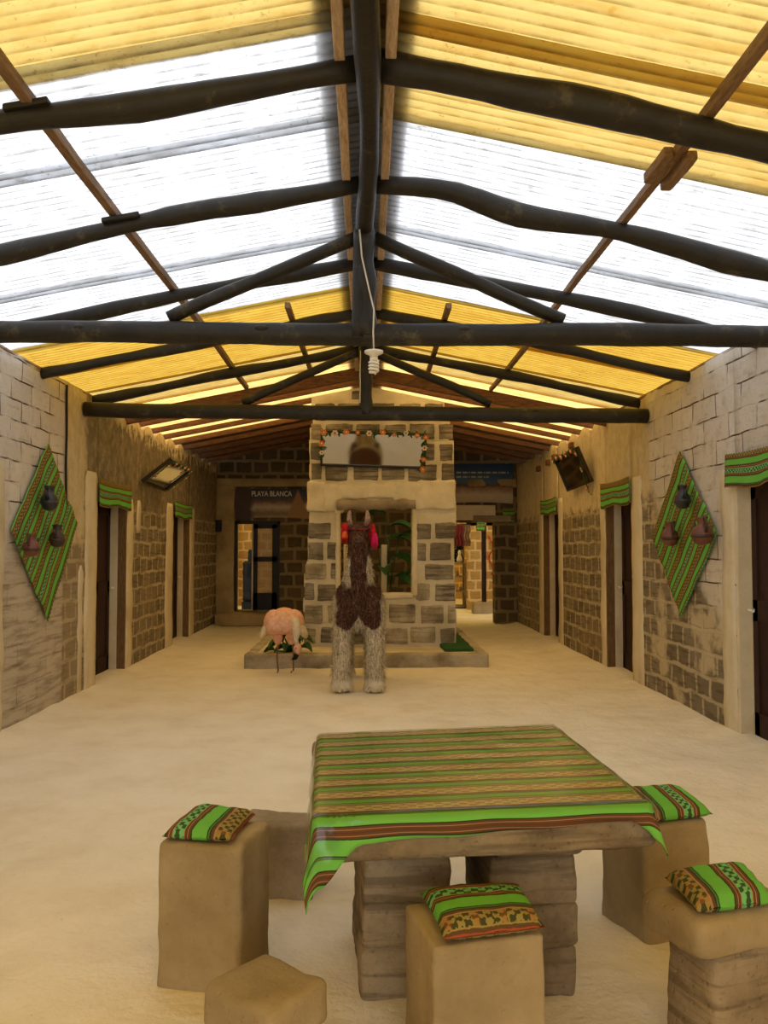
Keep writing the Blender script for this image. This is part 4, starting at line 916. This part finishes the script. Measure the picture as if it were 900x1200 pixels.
bm = bm_new(); rough_box(bm, (0.56, 0.4, 0.26), (2.72, 18.95, 0.12), 0.02, 0.07, 0.008); tag(to_obj('step_block', bm, M['rock']), 'low stone step block in the back passage', 'step')
bm = bm_new(); add_box(bm, 2.80, 2.92, 20.1, 20.15, 0.0, 2.05); struct('door_%d' % dn, bm, M['door']); dn += 1
bm = bm_new(); grid_surface(bm, lambda i, j: Vector((2.68 + 0.2 * i / 8, 19.96 - 0.01 * math.sin(i * 2), 1.92 + 0.22 * j / 6)), 8, 6, lambda i, j: (0.22 * j / 6 + 0.1, 0.2 * i / 8)); o = to_obj('door_valance', bm, M['cloth']); o.modifiers.new('thick', 'SOLIDIFY').thickness = 0.005
tag(o, 'striped cloth over the narrow door seen down the back passage', 'valance', 'striped cloths over the doors')
# plants behind the monument window and beside the flamingo
def plant(base, stems, label, seed, size=1.0, stem_mat='leaf'):
    t = thing('leafy_plant', base, label, 'plant'); rg = random.Random(seed); b = Vector(base)
    for k, (dx, dy, h, L) in enumerate(stems):
        top = b + Vector((dx, dy, h))
        bm = bm_new(); tube(bm, [b + Vector((dx * 0.1, 0, 0)), b + Vector((dx * 0.5, dy * 0.5, h * 0.6)), top], [0.014, 0.012, 0.008], 6); to_obj('stem', bm, M[stem_mat], t)
        bm = bm_new(); d = Vector((dx if abs(dx) > 0.03 else rg.uniform(-.1, .1), dy, 0)).normalized(); nn = 8; W = L * 0.30
        side = Vector((-d.y, d.x, 0.25)).normalized()
        def P(i, j):
            tt = i / nn; c = top + d * L * tt + Vector((0, 0, L * (0.35 * tt - 0.65 * tt * tt)))
            wv = math.sin(PI * min(1, tt * 0.92 + 0.08)) ** 0.7; return c + side * W * wv * (j / 4 - 0.5) * 2 + Vector((0, 0, 0.03 * abs(j - 2) * wv))
        grid_surface(bm, P, nn, 4); to_obj('leaf', bm, M['leaf'], t)
plant((0.28, 13.0, 0.15), [(0.05, 0, 1.5, 0.5), (0.22, -0.1, 1.55, 0.5), (-0.1, -0.1, 1.35, 0.4), (0.3, -0.1, 0.95, 0.55), (0.12, -0.12, 0.9, 0.4), (0.02, 0, 1.9, 0.4), (0.08, -0.05, 1.2, 0.45), (-0.02, -0.1, 1.05, 0.35), (0.1, -0.02, 1.72, 0.4)], 'broad-leaved green plant seen through the block wall window', 3)
plant((-1.02, 10.95, 0.15), [(-0.08, -0.1, 0.14, 0.2), (0.05, -0.1, 0.15, 0.22), (-0.14, 0, 0.1, 0.16), (0.12, 0, 0.16, 0.2), (0.02, 0.05, 0.22, 0.2), (-0.03, -0.05, 0.05, 0.2), (0.15, -0.08, 0.06, 0.18), (-0.2, -0.04, 0.02, 0.16), (-0.06, -0.12, 0.2, 0.2), (0.08, -0.12, 0.22, 0.2), (-0.12, -0.12, 0.12, 0.2), (0.0, -0.14, 0.1, 0.22)], 'low green plant on the planter kerb behind the flamingo', 4)
for x, lab in ((-0.32, 'left one'), (0.27, 'right one')):
    bm = bm_new(); rough_box(bm, (0.09, 0.09, 1.45), (x, 12.9, 0.85), 0.012, 0.1, 0.006, seed=x); tag(to_obj('planter_post', bm, M['plaster']), 'pale post standing behind the block wall window, %s' % lab, 'post')

# ================================================================ LLAMA
def coat_mat():
    n = N('llama_coat'); P = n.coord(); x, y, z = n.sepx(P); nz = n.noise(P, 7, 4, 0.6); nf = n.noise(n.vmath('MULTIPLY', P, (60, 60, 16)), 1.0, 4, 0.7)
    jit = n.math('MULTIPLY', n.math('SUBTRACT', nz, 0.5), 0.22)
    ax = n.math('ABSOLUTE', x); zz = n.math('ADD', z, jit); axj = n.math('ADD', ax, n.math('MULTIPLY', jit, 0.5))
    front = n.step(n.math('ADD', y, jit), 0.26, 0.16)
    lob = n.math('MULTIPLY', n.math('POWER', n.math('DIVIDE', n.math('ABSOLUTE', n.math('SUBTRACT', ax, 0.15)), 0.13), 2.0), 0.13)
    chest = n.math('MULTIPLY', n.math('MULTIPLY', n.step(n.math('SUBTRACT', zz, lob), 0.63, 0.67), n.step(zz, 1.17, 1.10)), n.math('MULTIPLY', n.step(axj, 0.265, 0.225), front))
    neck = n.math('MULTIPLY', n.math('MULTIPLY', n.step(zz, 1.05, 1.12), n.step(axj, 0.095, 0.07)), n.step(n.math('ADD', y, jit), 0.16, 0.08))
    head = n.math('MULTIPLY', n.step(zz, 1.40, 1.45), n.step(zz, 1.80, 1.77))
    rear = n.math('MULTIPLY', n.step(zz, 0.85, 0.95), n.step(n.math('ADD', y, jit), 0.26, 0.36))
    m = n.math('MAXIMUM', n.math('MAXIMUM', chest, neck), n.math('MAXIMUM', head, rear))
    dk = n.ramp(nf, [(0.3, srgb(40, 26, 20)), (0.5, srgb(84, 56, 44)), (0.68, srgb(142, 108, 88))])
    lt = n.ramp(nf, [(0.32, srgb(112, 94, 68)), (0.5, srgb(202, 186, 154)), (0.66, srgb(238, 226, 198))])
    lt = n.mix(n.step(z, 0.16, 0.1), lt, srgb(226, 214, 188))
    h = n.math('ADD', nf, n.math('MULTIPLY', n.noise(P, 30, 3), 0.6))
    n.bsdf(n.mix(m, lt, dk), 0.95, n.bump(h, 0.7, 0.03), spec=0.05); return n.m
M['coat'] = coat_mat(); M['ear'] = simple('speckled_ear_wool', srgb(176, 140, 116), 0.9, 0.35, 30); M['muzzle'] = simple('tan_muzzle', srgb(96, 66, 52), 0.85, 0.2, 30)
LC = Vector((-0.09, 8.8, 0))
la = thing('llama_statue', LC, 'brown and white shaggy llama statue standing before the block wall', 'statue')
bm = bm_new()
def cap(a, b, ra, rb, seg=14, n=6):
    a, b = Vector(a), Vector(b)
    tube(bm, [a.lerp(b, i / n) for i in range(n + 1)], [ra + (rb - ra) * i / n for i in range(n + 1)], seg); ellipsoid(bm, a, (ra,) * 3, 14, 10); ellipsoid(bm, b, (rb,) * 3, 14, 10)
for s in (-1, 1):
    cap((s * 0.180, 0.02, 0.12), (s * 0.174, 0.06, 0.80), 0.100, 0.105); ellipsoid(bm, (s * 0.174, 0.0, 0.075), (0.118, 0.135, 0.08))
    cap((s * 0.165, 1.05, 0.10), (s * 0.168, 1.10, 0.42), 0.090, 0.095); cap((s * 0.168, 1.10, 0.42), (s * 0.155, 1.0, 0.82), 0.10, 0.155); ellipsoid(bm, (s * 0.165, 1.02, 0.07), (0.105, 0.13, 0.075))
    ellipsoid(bm, (s * 0.15, 0.1, 0.90), (0.135, 0.17, 0.22))
ellipsoid(bm, (0, 0.12, 0.92), (0.235, 0.22, 0.24)); ellipsoid(bm, (0, 0.55, 0.95), (0.27, 0.55, 0.26)); ellipsoid(bm, (0, 1.0, 0.95), (0.25, 0.25, 0.25))
cap((0, 0.10, 1.0), (0, 0.03, 1.30), 0.19, 0.145); cap((0, 0.03, 1.30), (0, 0.0, 1.62), 0.14, 0.105); ellipsoid(bm, (0, -0.02, 1.68), (0.112, 0.15, 0.115)); cap((0, -0.08, 1.66), (0, -0.24, 1.615), 0.085, 0.058)
cap((0, 1.22, 1.05), (0, 1.33, 0.82), 0.06, 0.04)
me = bpy.data.meshes.new('tmp'); bm.to_mesh(me); bm.free(); ob = bpy.data.objects.new('tmp', me); col.objects.link(ob)
r = ob.modifiers.new('r', 'REMESH'); r.mode = 'VOXEL'; r.voxel_size = 0.018
s_ = ob.modifiers.new('s', 'SMOOTH'); s_.iterations = 6; s_.factor = 0.5
body = bpy.data.meshes.new_from_object(ob.evaluated_get(bpy.context.evaluated_depsgraph_get())); bpy.data.objects.remove(ob)
bm = bm_new(); bm.from_mesh(body); bm.normal_update()
samples = []
for v in bm.verts:
    p = v.co; k = noise.noise(Vector((p.x * 16, p.y * 16, p.z * 6))) * 0.011 + noise.noise(Vector((p.x * 40, p.y * 40, p.z * 12))) * 0.006
    v.co = p + v.normal * k * (0.5 if p.z > 1.45 else 1)
for f in bm.faces: f.smooth = True
rg = random.Random(11)
for f in bm.faces:
    if rg.random() < 0.42: samples.append((f.calc_center_median(), f.normal.copy()))
for v in bm.verts: v.co += LC
body_o = to_obj('body', bm, M['coat'], la)
# the coat pattern follows the statue's own axes: shift mesh so object space = statue space
for v in body_o.data.vertices: v.co -= LC
body_o.location = LC
bm = bm_new()
for c, nrm in samples:
    if c.z > 1.52 and c.y < -0.05: continue
    L = rg.uniform(0.03, 0.075) * (0.6 if c.z > 1.4 else 1); t1 = Vector((rg.uniform(-.5, .5), rg.uniform(-.5, .5), -1)).normalized(); wv = nrm.cross(t1).normalized() * rg.uniform(0.005, 0.010)
    if c.z < 0.05: continue
    a = c - nrm * 0.004; b = c + nrm * 0.022 + t1 * L * 0.5; d = c + nrm * rg.uniform(0.008, 0.03) + t1 * L
    if d.z < 0.004: d.z = 0.004
    v = [bm.verts.new(q) for q in (a - wv, a + wv, b + wv * 0.7, b - wv * 0.7, d)]
    bm.faces.new(v[:4]); bm.faces.new((v[3], v[2], v[4]))
wo = to_obj('wool', bm, M['coat'], la); wo.location = LC; wo['kind'] = 'stuff'
def at(x, y, z): return LC + Vector((x, y, z))
for s in (-1, 1):
    bm = bm_new(); tube(bm, [at(s * 0.075, 0.02, 1.75), at(s * 0.10, 0.01, 1.84), at(s * 0.098, 0.0, 1.90), at(s * 0.09, 0.0, 1.935)], [0.022, 0.030, 0.024, 0.008], 10, 0.3, s, freq=30); to_obj('ear', bm, M['ear'], la)
    bm = bm_new(); ellipsoid(bm, at(s * 0.088, -0.10, 1.715), (0.016, 0.018, 0.018), 10, 8); to_obj('eye', bm, M['black'], la)
    bm = bm_new(); ellipsoid(bm, at(s * 0.022, -0.302, 1.622), (0.009, 0.008, 0.012), 8, 6); to_obj('nostril', bm, M['black'], la)
bm = bm_new(); ellipsoid(bm, at(0, -0.255, 1.612), (0.056, 0.05, 0.046), 16, 10); to_obj('muzzle', bm, M['muzzle'], la)
bm = bm_new(); tube(bm, [at(0.04 * math.cos(a), -0.297, 1.592 - 0.012 * math.sin(a)) for a in [PI * i / 8 for i in range(9)]], 0.006, 6); to_obj('mouth', bm, M['black'], la)
bm = bm_new(); tube(bm, [at(0.118 * math.cos(a), -0.02 + 0.155 * math.sin(a), 1.745 + 0.02 * math.sin(a)) for a in [2 * PI * i / 24 for i in range(25)]], 0.010, 6, caps=False); to_obj('halter_band', bm, M['maroon'], la)
def tassel(parts):
    t = None
    for k, (x, y, z, r, m, L) in enumerate(parts):
        bm = bm_new(); g = random.Random(k)
        ellipsoid(bm, at(x, y, z), (r, r, r * 1.15), 12, 8)
        for i in range(26):
            a = g.uniform(0, 2 * PI); q = at(x + r * 0.8 * math.cos(a), y + r * 0.8 * math.sin(a), z)
            tube(bm, [q, q + Vector((0.3 * r * math.cos(a), 0.3 * r * math.sin(a), -L * 0.5)), q + Vector((0, 0, -L * g.uniform(0.8, 1.1)))], [0.006, 0.006, 0.003], 4)
        o = to_obj('ear_tassel' if t is None else 'pompom', bm, M[m], la if t is None else t)
        if t is None: t = o; o.location = (0, 0, 0)
        else: o.matrix_parent_inverse = la.matrix_basis.copy() if False else Matrix.Identity(4)
tassel([(-0.145, -0.04, 1.76, 0.036, 'red', 0.17), (-0.145, -0.075, 1.68, 0.026, 'orange_wool', 0.05)])
tassel([(0.145, -0.04, 1.75, 0.034, 'red', 0.12), (0.168, -0.05, 1.66, 0.034, 'magenta', 0.13), (0.13, -0.05, 1.77, 0.024, 'maroon', 0.07)])

# ================================================================ FLAMINGO
fc = Vector((-1.03, 10.22, 0)); fl = thing('flamingo_statue', fc, 'pale pink flamingo statue with bowed head on thin legs', 'statue')
bm = bm_new(); ellipsoid(bm, fc + Vector((0, 0.02, 0.575)), (0.205, 0.27, 0.213), 24, 16)
for v in bm.verts:
    q = v.co - fc; k = noise.noise(q * 14) * 0.01; v.co += Vector((k, k, k))
    if q.z < 0.52: v.co.z += (0.52 - q.z) * 0.6
to_obj('body', bm, M['pink'], fl)
for s in (-1, 1):
    bm = bm_new(); ellipsoid(bm, (0, 0, 0), (0.145, 0.27, 0.195), 20, 14)
    R = Matrix.Rotation(s * math.radians(12), 3, 'Y')
    for v in bm.verts: v.co = fc + Vector((s * 0.105, 0.04, 0.57)) + R @ Vector((v.co.x, v.co.y, v.co.z if v.co.z > -0.02 else -0.02 + (v.co.z + 0.02) * 0.6)) + Vector((0, 0, 0.006 * noise.noise(v.co * 30)))
    o = to_obj('wing', bm, M['pink'], fl)
    bm = bm_new(); ellipsoid(bm, (0, 0, 0), (0.05, 0.17, 0.135), 16, 12); R = Matrix.Rotation(s * math.radians(-28), 3, 'Y')
    for v in bm.verts: v.co = fc + Vector((s * 0.222, 0.02, 0.525)) + R @ v.co
    to_obj('wing_tip', bm, M['white_feather'], fl)
    bm = bm_new(); x = -0.062 if s < 0 else 0.105
    ellipsoid(bm, fc + Vector((x - 0.01, 0, 0.43)), (0.062, 0.062, 0.10), 12, 8)
    to_obj('thigh', bm, M['pink'], fl)
    bm = bm_new(); tube(bm, [fc + Vector((x, 0, 0.40)), fc + Vector((x + 0.02 * s, 0.01, 0.2)), fc + Vector((x + 0.02 * (1 if s > 0 else 0), -0.03, 0.012))], [0.011, 0.009, 0.010], 8); tube(bm, [fc + Vector((x, -0.03, 0.012)), fc + Vector((x, -0.12, 0.008))], 0.008, 6); to_obj('leg', bm, M['leg'], fl)
bm = bm_new(); tube(bm, [fc + Vector(p) for p in ((0.12, -0.16, 0.66), (0.17, -0.24, 0.64), (0.185, -0.27, 0.57), (0.18, -0.26, 0.49), (0.175, -0.25, 0.42), (0.19, -0.25, 0.36))], [0.03, 0.042, 0.05, 0.044, 0.028, 0.03], 12, 0.1); to_obj('neck', bm, M['white_feather'], fl)
bm = bm_new(); ellipsoid(bm, fc + Vector((0.195, -0.26, 0.31)), (0.052, 0.06, 0.07), 14, 10); to_obj('head', bm, M['pink'], fl)
bm = bm_new(); tube(bm, [fc + Vector((0.185, -0.28, 0.25)), fc + Vector((0.165, -0.29, 0.205)), fc + Vector((0.13, -0.29, 0.185))], [0.034, 0.028, 0.008], 10); to_obj('beak', bm, M['black'], fl)
bm = bm_new(); ellipsoid(bm, fc + Vector((0.18, -0.315, 0.325)), (0.008, 0.006, 0.008), 8, 6); to_obj('eye', bm, M['black'], fl)

# ================================================================ TABLE
TZ = 0.735
FL_, FR_, BL_, BR_ = (Vector(p) for p in ((-0.142, 2.51, 0), (0.887, 2.625, 0), (-0.192, 3.57, 0), (0.834, 3.735, 0)))
def tp(s, t): return FL_.lerp(FR_, s).lerp(BL_.lerp(BR_, s), t)
ta = thing('stone_table', (0.35, 3.1, 0), 'square stone table on two stacked-stone pedestals', 'table')
bm = bm_new(); ctr = tp(0.5, 0.5); rough_box(bm, (1.04, 1.11, 0.13), (ctr.x, ctr.y, TZ - 0.081), 0.03, 0.035, 0.009, rot=math.radians(7), seed=4); to_obj('tabletop', bm, M['rock_dark'], ta)
for nm, x0, x1, sd in (('a', -0.035, 0.275, 1), ('b', 0.42, 0.715, 5)):
    pd = None; z = -0.01; heights = [0.17, 0.16, 0.15, 0.165] if sd == 1 else [0.165, 0.15, 0.17, 0.16]
    for k, h in enumerate(heights):
        bm = bm_new(); g = random.Random(sd * 10 + k)
        rough_box(bm, (x1 - x0 + g.uniform(-.02, .02), 0.52, h + 0.006), ((x0 + x1) / 2 + g.uniform(-.012, .012), 3.13 + g.uniform(-.012, .012), z + h / 2), 0.022, 0.03, 0.011, rot=math.radians(5 + g.uniform(-2, 2)), seed=sd * 3 + k, freq=8)
        to_obj('pedestal_stone', bm, M['rock_dark'], ta); z += h
# cloth
def drape(over, lift, seed, n=72, cornL=0.12, cornR=0.05):
    """over: overhangs (left, right, front-left, front-right, back)"""
    oL, oR, oFL, oFR, oB = over; bm = bm_new(); W, D = 1.035, 1.09
    ss = [-oL + (W + oL + oR) * i / n for i in range(n + 1)]
    def tt(s, j):
        of = oFL + (oFR - oFL) * max(0, min(1, s / W)); a = max(0, min(1, (0.13 - s) / 0.13)); of += cornL * a * a * (3 - 2 * a); a = max(0, min(1, (s - W + 0.05) / 0.07)); of += cornR * a; return -of + (D + of + oB) * j / n
    def P(i, j):
        s = ss[i]; t = tt(s, j)
        dl = max(0, -s); dr = max(0, s - W); df = max(0, -t); db = max(0, t - D)
        cs, ct = max(0, min(W, s)), max(0, min(D, t)); p = tp(cs / W, ct / D)
        dx = dr - dl; dy = db - df; drop = math.hypot(dx, dy); z = TZ + lift + 0.004 + 0.002 * noise.noise(Vector((s * 6, t * 6, seed)))
        if drop > 1e-6:
            out = Vector((dx, dy, 0)).normalized(); rb = 0.02 + lift
            a = min(drop / rb, PI / 2); p = p + out * rb * math.sin(a); z -= rb * (1 - math.cos(a)) + max(0, drop - rb * PI / 2)
            fold = (0.006 if dl > 0 else 0.014) * math.sin((s + t) * 20 + seed) * min(1, drop / 0.08); flare = (0.10 + 0.25 * min(1, dr / 0.05) + 0.04 * min(1, dl / 0.05)) * max(0, drop - 0.03)
            p = p + out * (flare + fold * 0.7 + 0.004)
        return Vector((p.x, p.y, z))
    grid_surface(bm, P, n, n, lambda i, j: ((max(tt(ss[i], j), 0.0) if ss[i] > W + 0.02 and tt(ss[i], j) < 0 else tt(ss[i], j)) if ss[i] <= W else min(tt(ss[i], j), -0.001 - 1.1 * (ss[i] - W)), ss[i]))
    bmesh.ops.recalc_face_normals(bm, faces=bm.faces); return bm
o = to_obj('tablecloth', drape((0.19, 0.13, 0.095, 0.06, 0.05), 0.0, 1), M['cloth_fine']); o.modifiers.new('t', 'SOLIDIFY').thickness = 0.003
tag(o, 'green striped woven tablecloth draped over the stone table', 'tablecloth')
o = to_obj('plastic_cover', drape((0.15, 0.06, 0.04, 0.03, 0.03), 0.006, 4), M['film'])
tag(o, 'clear plastic sheet lying over the striped tablecloth', 'plastic cover')

# ================================================================ STOOLS AND CUSHIONS
def block_stool(center, size, rot, label, mat='rock', taper=0.03, seed=0, r=0.025, amp=0.009):
    bm = bm_new(); rough_box(bm, (size[0], size[1], size[2] + 0.03), (center[0], center[1], size[2] / 2 - 0.015), r, 0.03, amp, math.radians(rot), seed, taper)
    return tag(to_obj('block_stool', bm, M[mat]), label, 'stool', 'stone stools around the table')
block_stool((-0.555, 3.085), (0.315, 0.30, 0.50), -14, 'tall tan block stool left of the table with a striped cushion', seed=1)
block_stool((0.313, 2.463), (0.335, 0.29, 0.45), 13, 'tan block stool before the table front between the pedestals', seed=2, r=0.012, amp=0.005)
block_stool((1.194, 3.436), (0.32, 0.30, 0.445), 19, 'tan block stool at the right back corner of the table', seed=3)
block_stool((-0.40, 3.80), (0.33, 0.23, 0.315), -4, 'low rough grey block stool without cushion behind the tall left stool', 'rock_grey', seed=4, amp=0.016)
st = thing('slab_stool', (1.13, 2.6, 0), 'slab-topped stone stool at the right edge of the picture', 'stool', 'stone stools around the table')
bm = bm_new(); rough_box(bm, (0.42, 0.30, 0.125), (1.120, 2.622, 0.388), 0.045, 0.03, 0.012, math.radians(19), 6); to_obj('slab', bm, M['rock'], st)
bm = bm_new(); rough_box(bm, (0.31, 0.23, 0.36), (1.145, 2.62, 0.16), 0.03, 0.03, 0.012, math.radians(19), 7, 0.02); to_obj('pedestal', bm, M['rock_dark'], st)
st = thing('mushroom_stool', (-0.29, 2.40, 0), 'low rounded bare stone stool at the front left', 'stool', 'stone stools around the table')
bm = bm_new(); rough_box(bm, (0.275, 0.25, 0.125), (-0.288, 2.41, 0.24), 0.026, 0.02, 0.010, math.radians(-40), 8); to_obj('slab', bm, M['rock'], st)
bm = bm_new(); rough_box(bm, (0.23, 0.21, 0.22), (-0.288, 2.41, 0.09), 0.04, 0.03, 0.012, math.radians(-40), 9); to_obj('pedestal', bm, M['rock_dark'], st)
def cushion(c4, z, h, label, along='x', uoff=0.0, seed=0):
    """c4: FL, FR, BR, BL corners (x, y); stripes run front-to-back when along='y'"""
    c = [Vector((p[0], p[1], 0)) for p in c4]; n = 18; bm = bm_new()
    W = ((c[1] - c[0]).length + (c[2] - c[3]).length) / 2; D = ((c[3] - c[0]).length + (c[2] - c[1]).length) / 2
    uvf = (lambda i, j: (0.30 - W * i / n if uoff < 0 else W * i / n + uoff, D * j / n)) if along == 'y' else (lambda i, j: (D * j / n + uoff, W * i / n))
    def prof(i, j):
        a = 2 * i / n - 1; b = 2 * j / n - 1; return (max(0, 1 - a ** 6) * max(0, 1 - b ** 6)) ** 0.5
    def base(i, j):
        s, t = i / n, j / n; pin = 0.03 * (1 - abs(2 * s - 1) ** 4) * (abs(2 * t - 1) ** 4)
        p = c[0].lerp(c[1], s).lerp(c[3].lerp(c[2], s), t); ctr_ = (c[0] + c[1] + c[2] + c[3]) / 4
        k = 1 - 0.05 * (math.sin(PI * s) if j in (0, n) else 0) - 0.05 * (math.sin(PI * t) if i in (0, n) else 0)
        return ctr_ + (p - ctr_) * k
    top = lambda i, j: base(i, j) + Vector((0, 0, z + h * 0.38 + h * 0.62 * prof(i, j) + 0.005 * noise.noise(Vector((i * 0.35, j * 0.35, seed)))))
    bot = lambda i, j: base(i, j) + Vector((0, 0, z + h * 0.38 - (h * 0.38 - 0.002) * prof(i, j)))
    grid_surface(bm, top, n, n, uvf); grid_surface(bm, bot, n, n, uvf)
    bmesh.ops.remove_doubles(bm, verts=bm.verts, dist=0.0004); bmesh.ops.recalc_face_normals(bm, faces=bm.faces)
    return tag(to_obj('seat_cushion', bm, M['cloth']), label, 'cushion', 'striped seat cushions')
cushion([(-0.727, 2.965), (-0.472, 2.925), (-0.426, 3.2), (-0.668, 3.30)], 0.502, 0.05, 'striped green cushion on the tall block stool left of the table', 'y', -1, 1)
cushion([(0.211, 2.285), (0.504, 2.35), (0.485, 2.62), (0.165, 2.58)], 0.452, 0.06, 'striped green cushion on the block stool at the table front', 'x', 0.04, 2)
cushion([(1.10, 3.25), (1.40, 3.33), (1.395, 3.69), (1.12, 3.65)], 0.447, 0.055, 'striped green cushion on the stool at the right back table corner', 'y', 0.05, 3)
cushion([(0.975, 2.44), (1.235, 2.50), (1.27, 2.78), (0.965, 2.69)], 0.452, 0.06, 'striped green cushion on the slab-topped stool at the right edge', 'y', 0.05, 4)
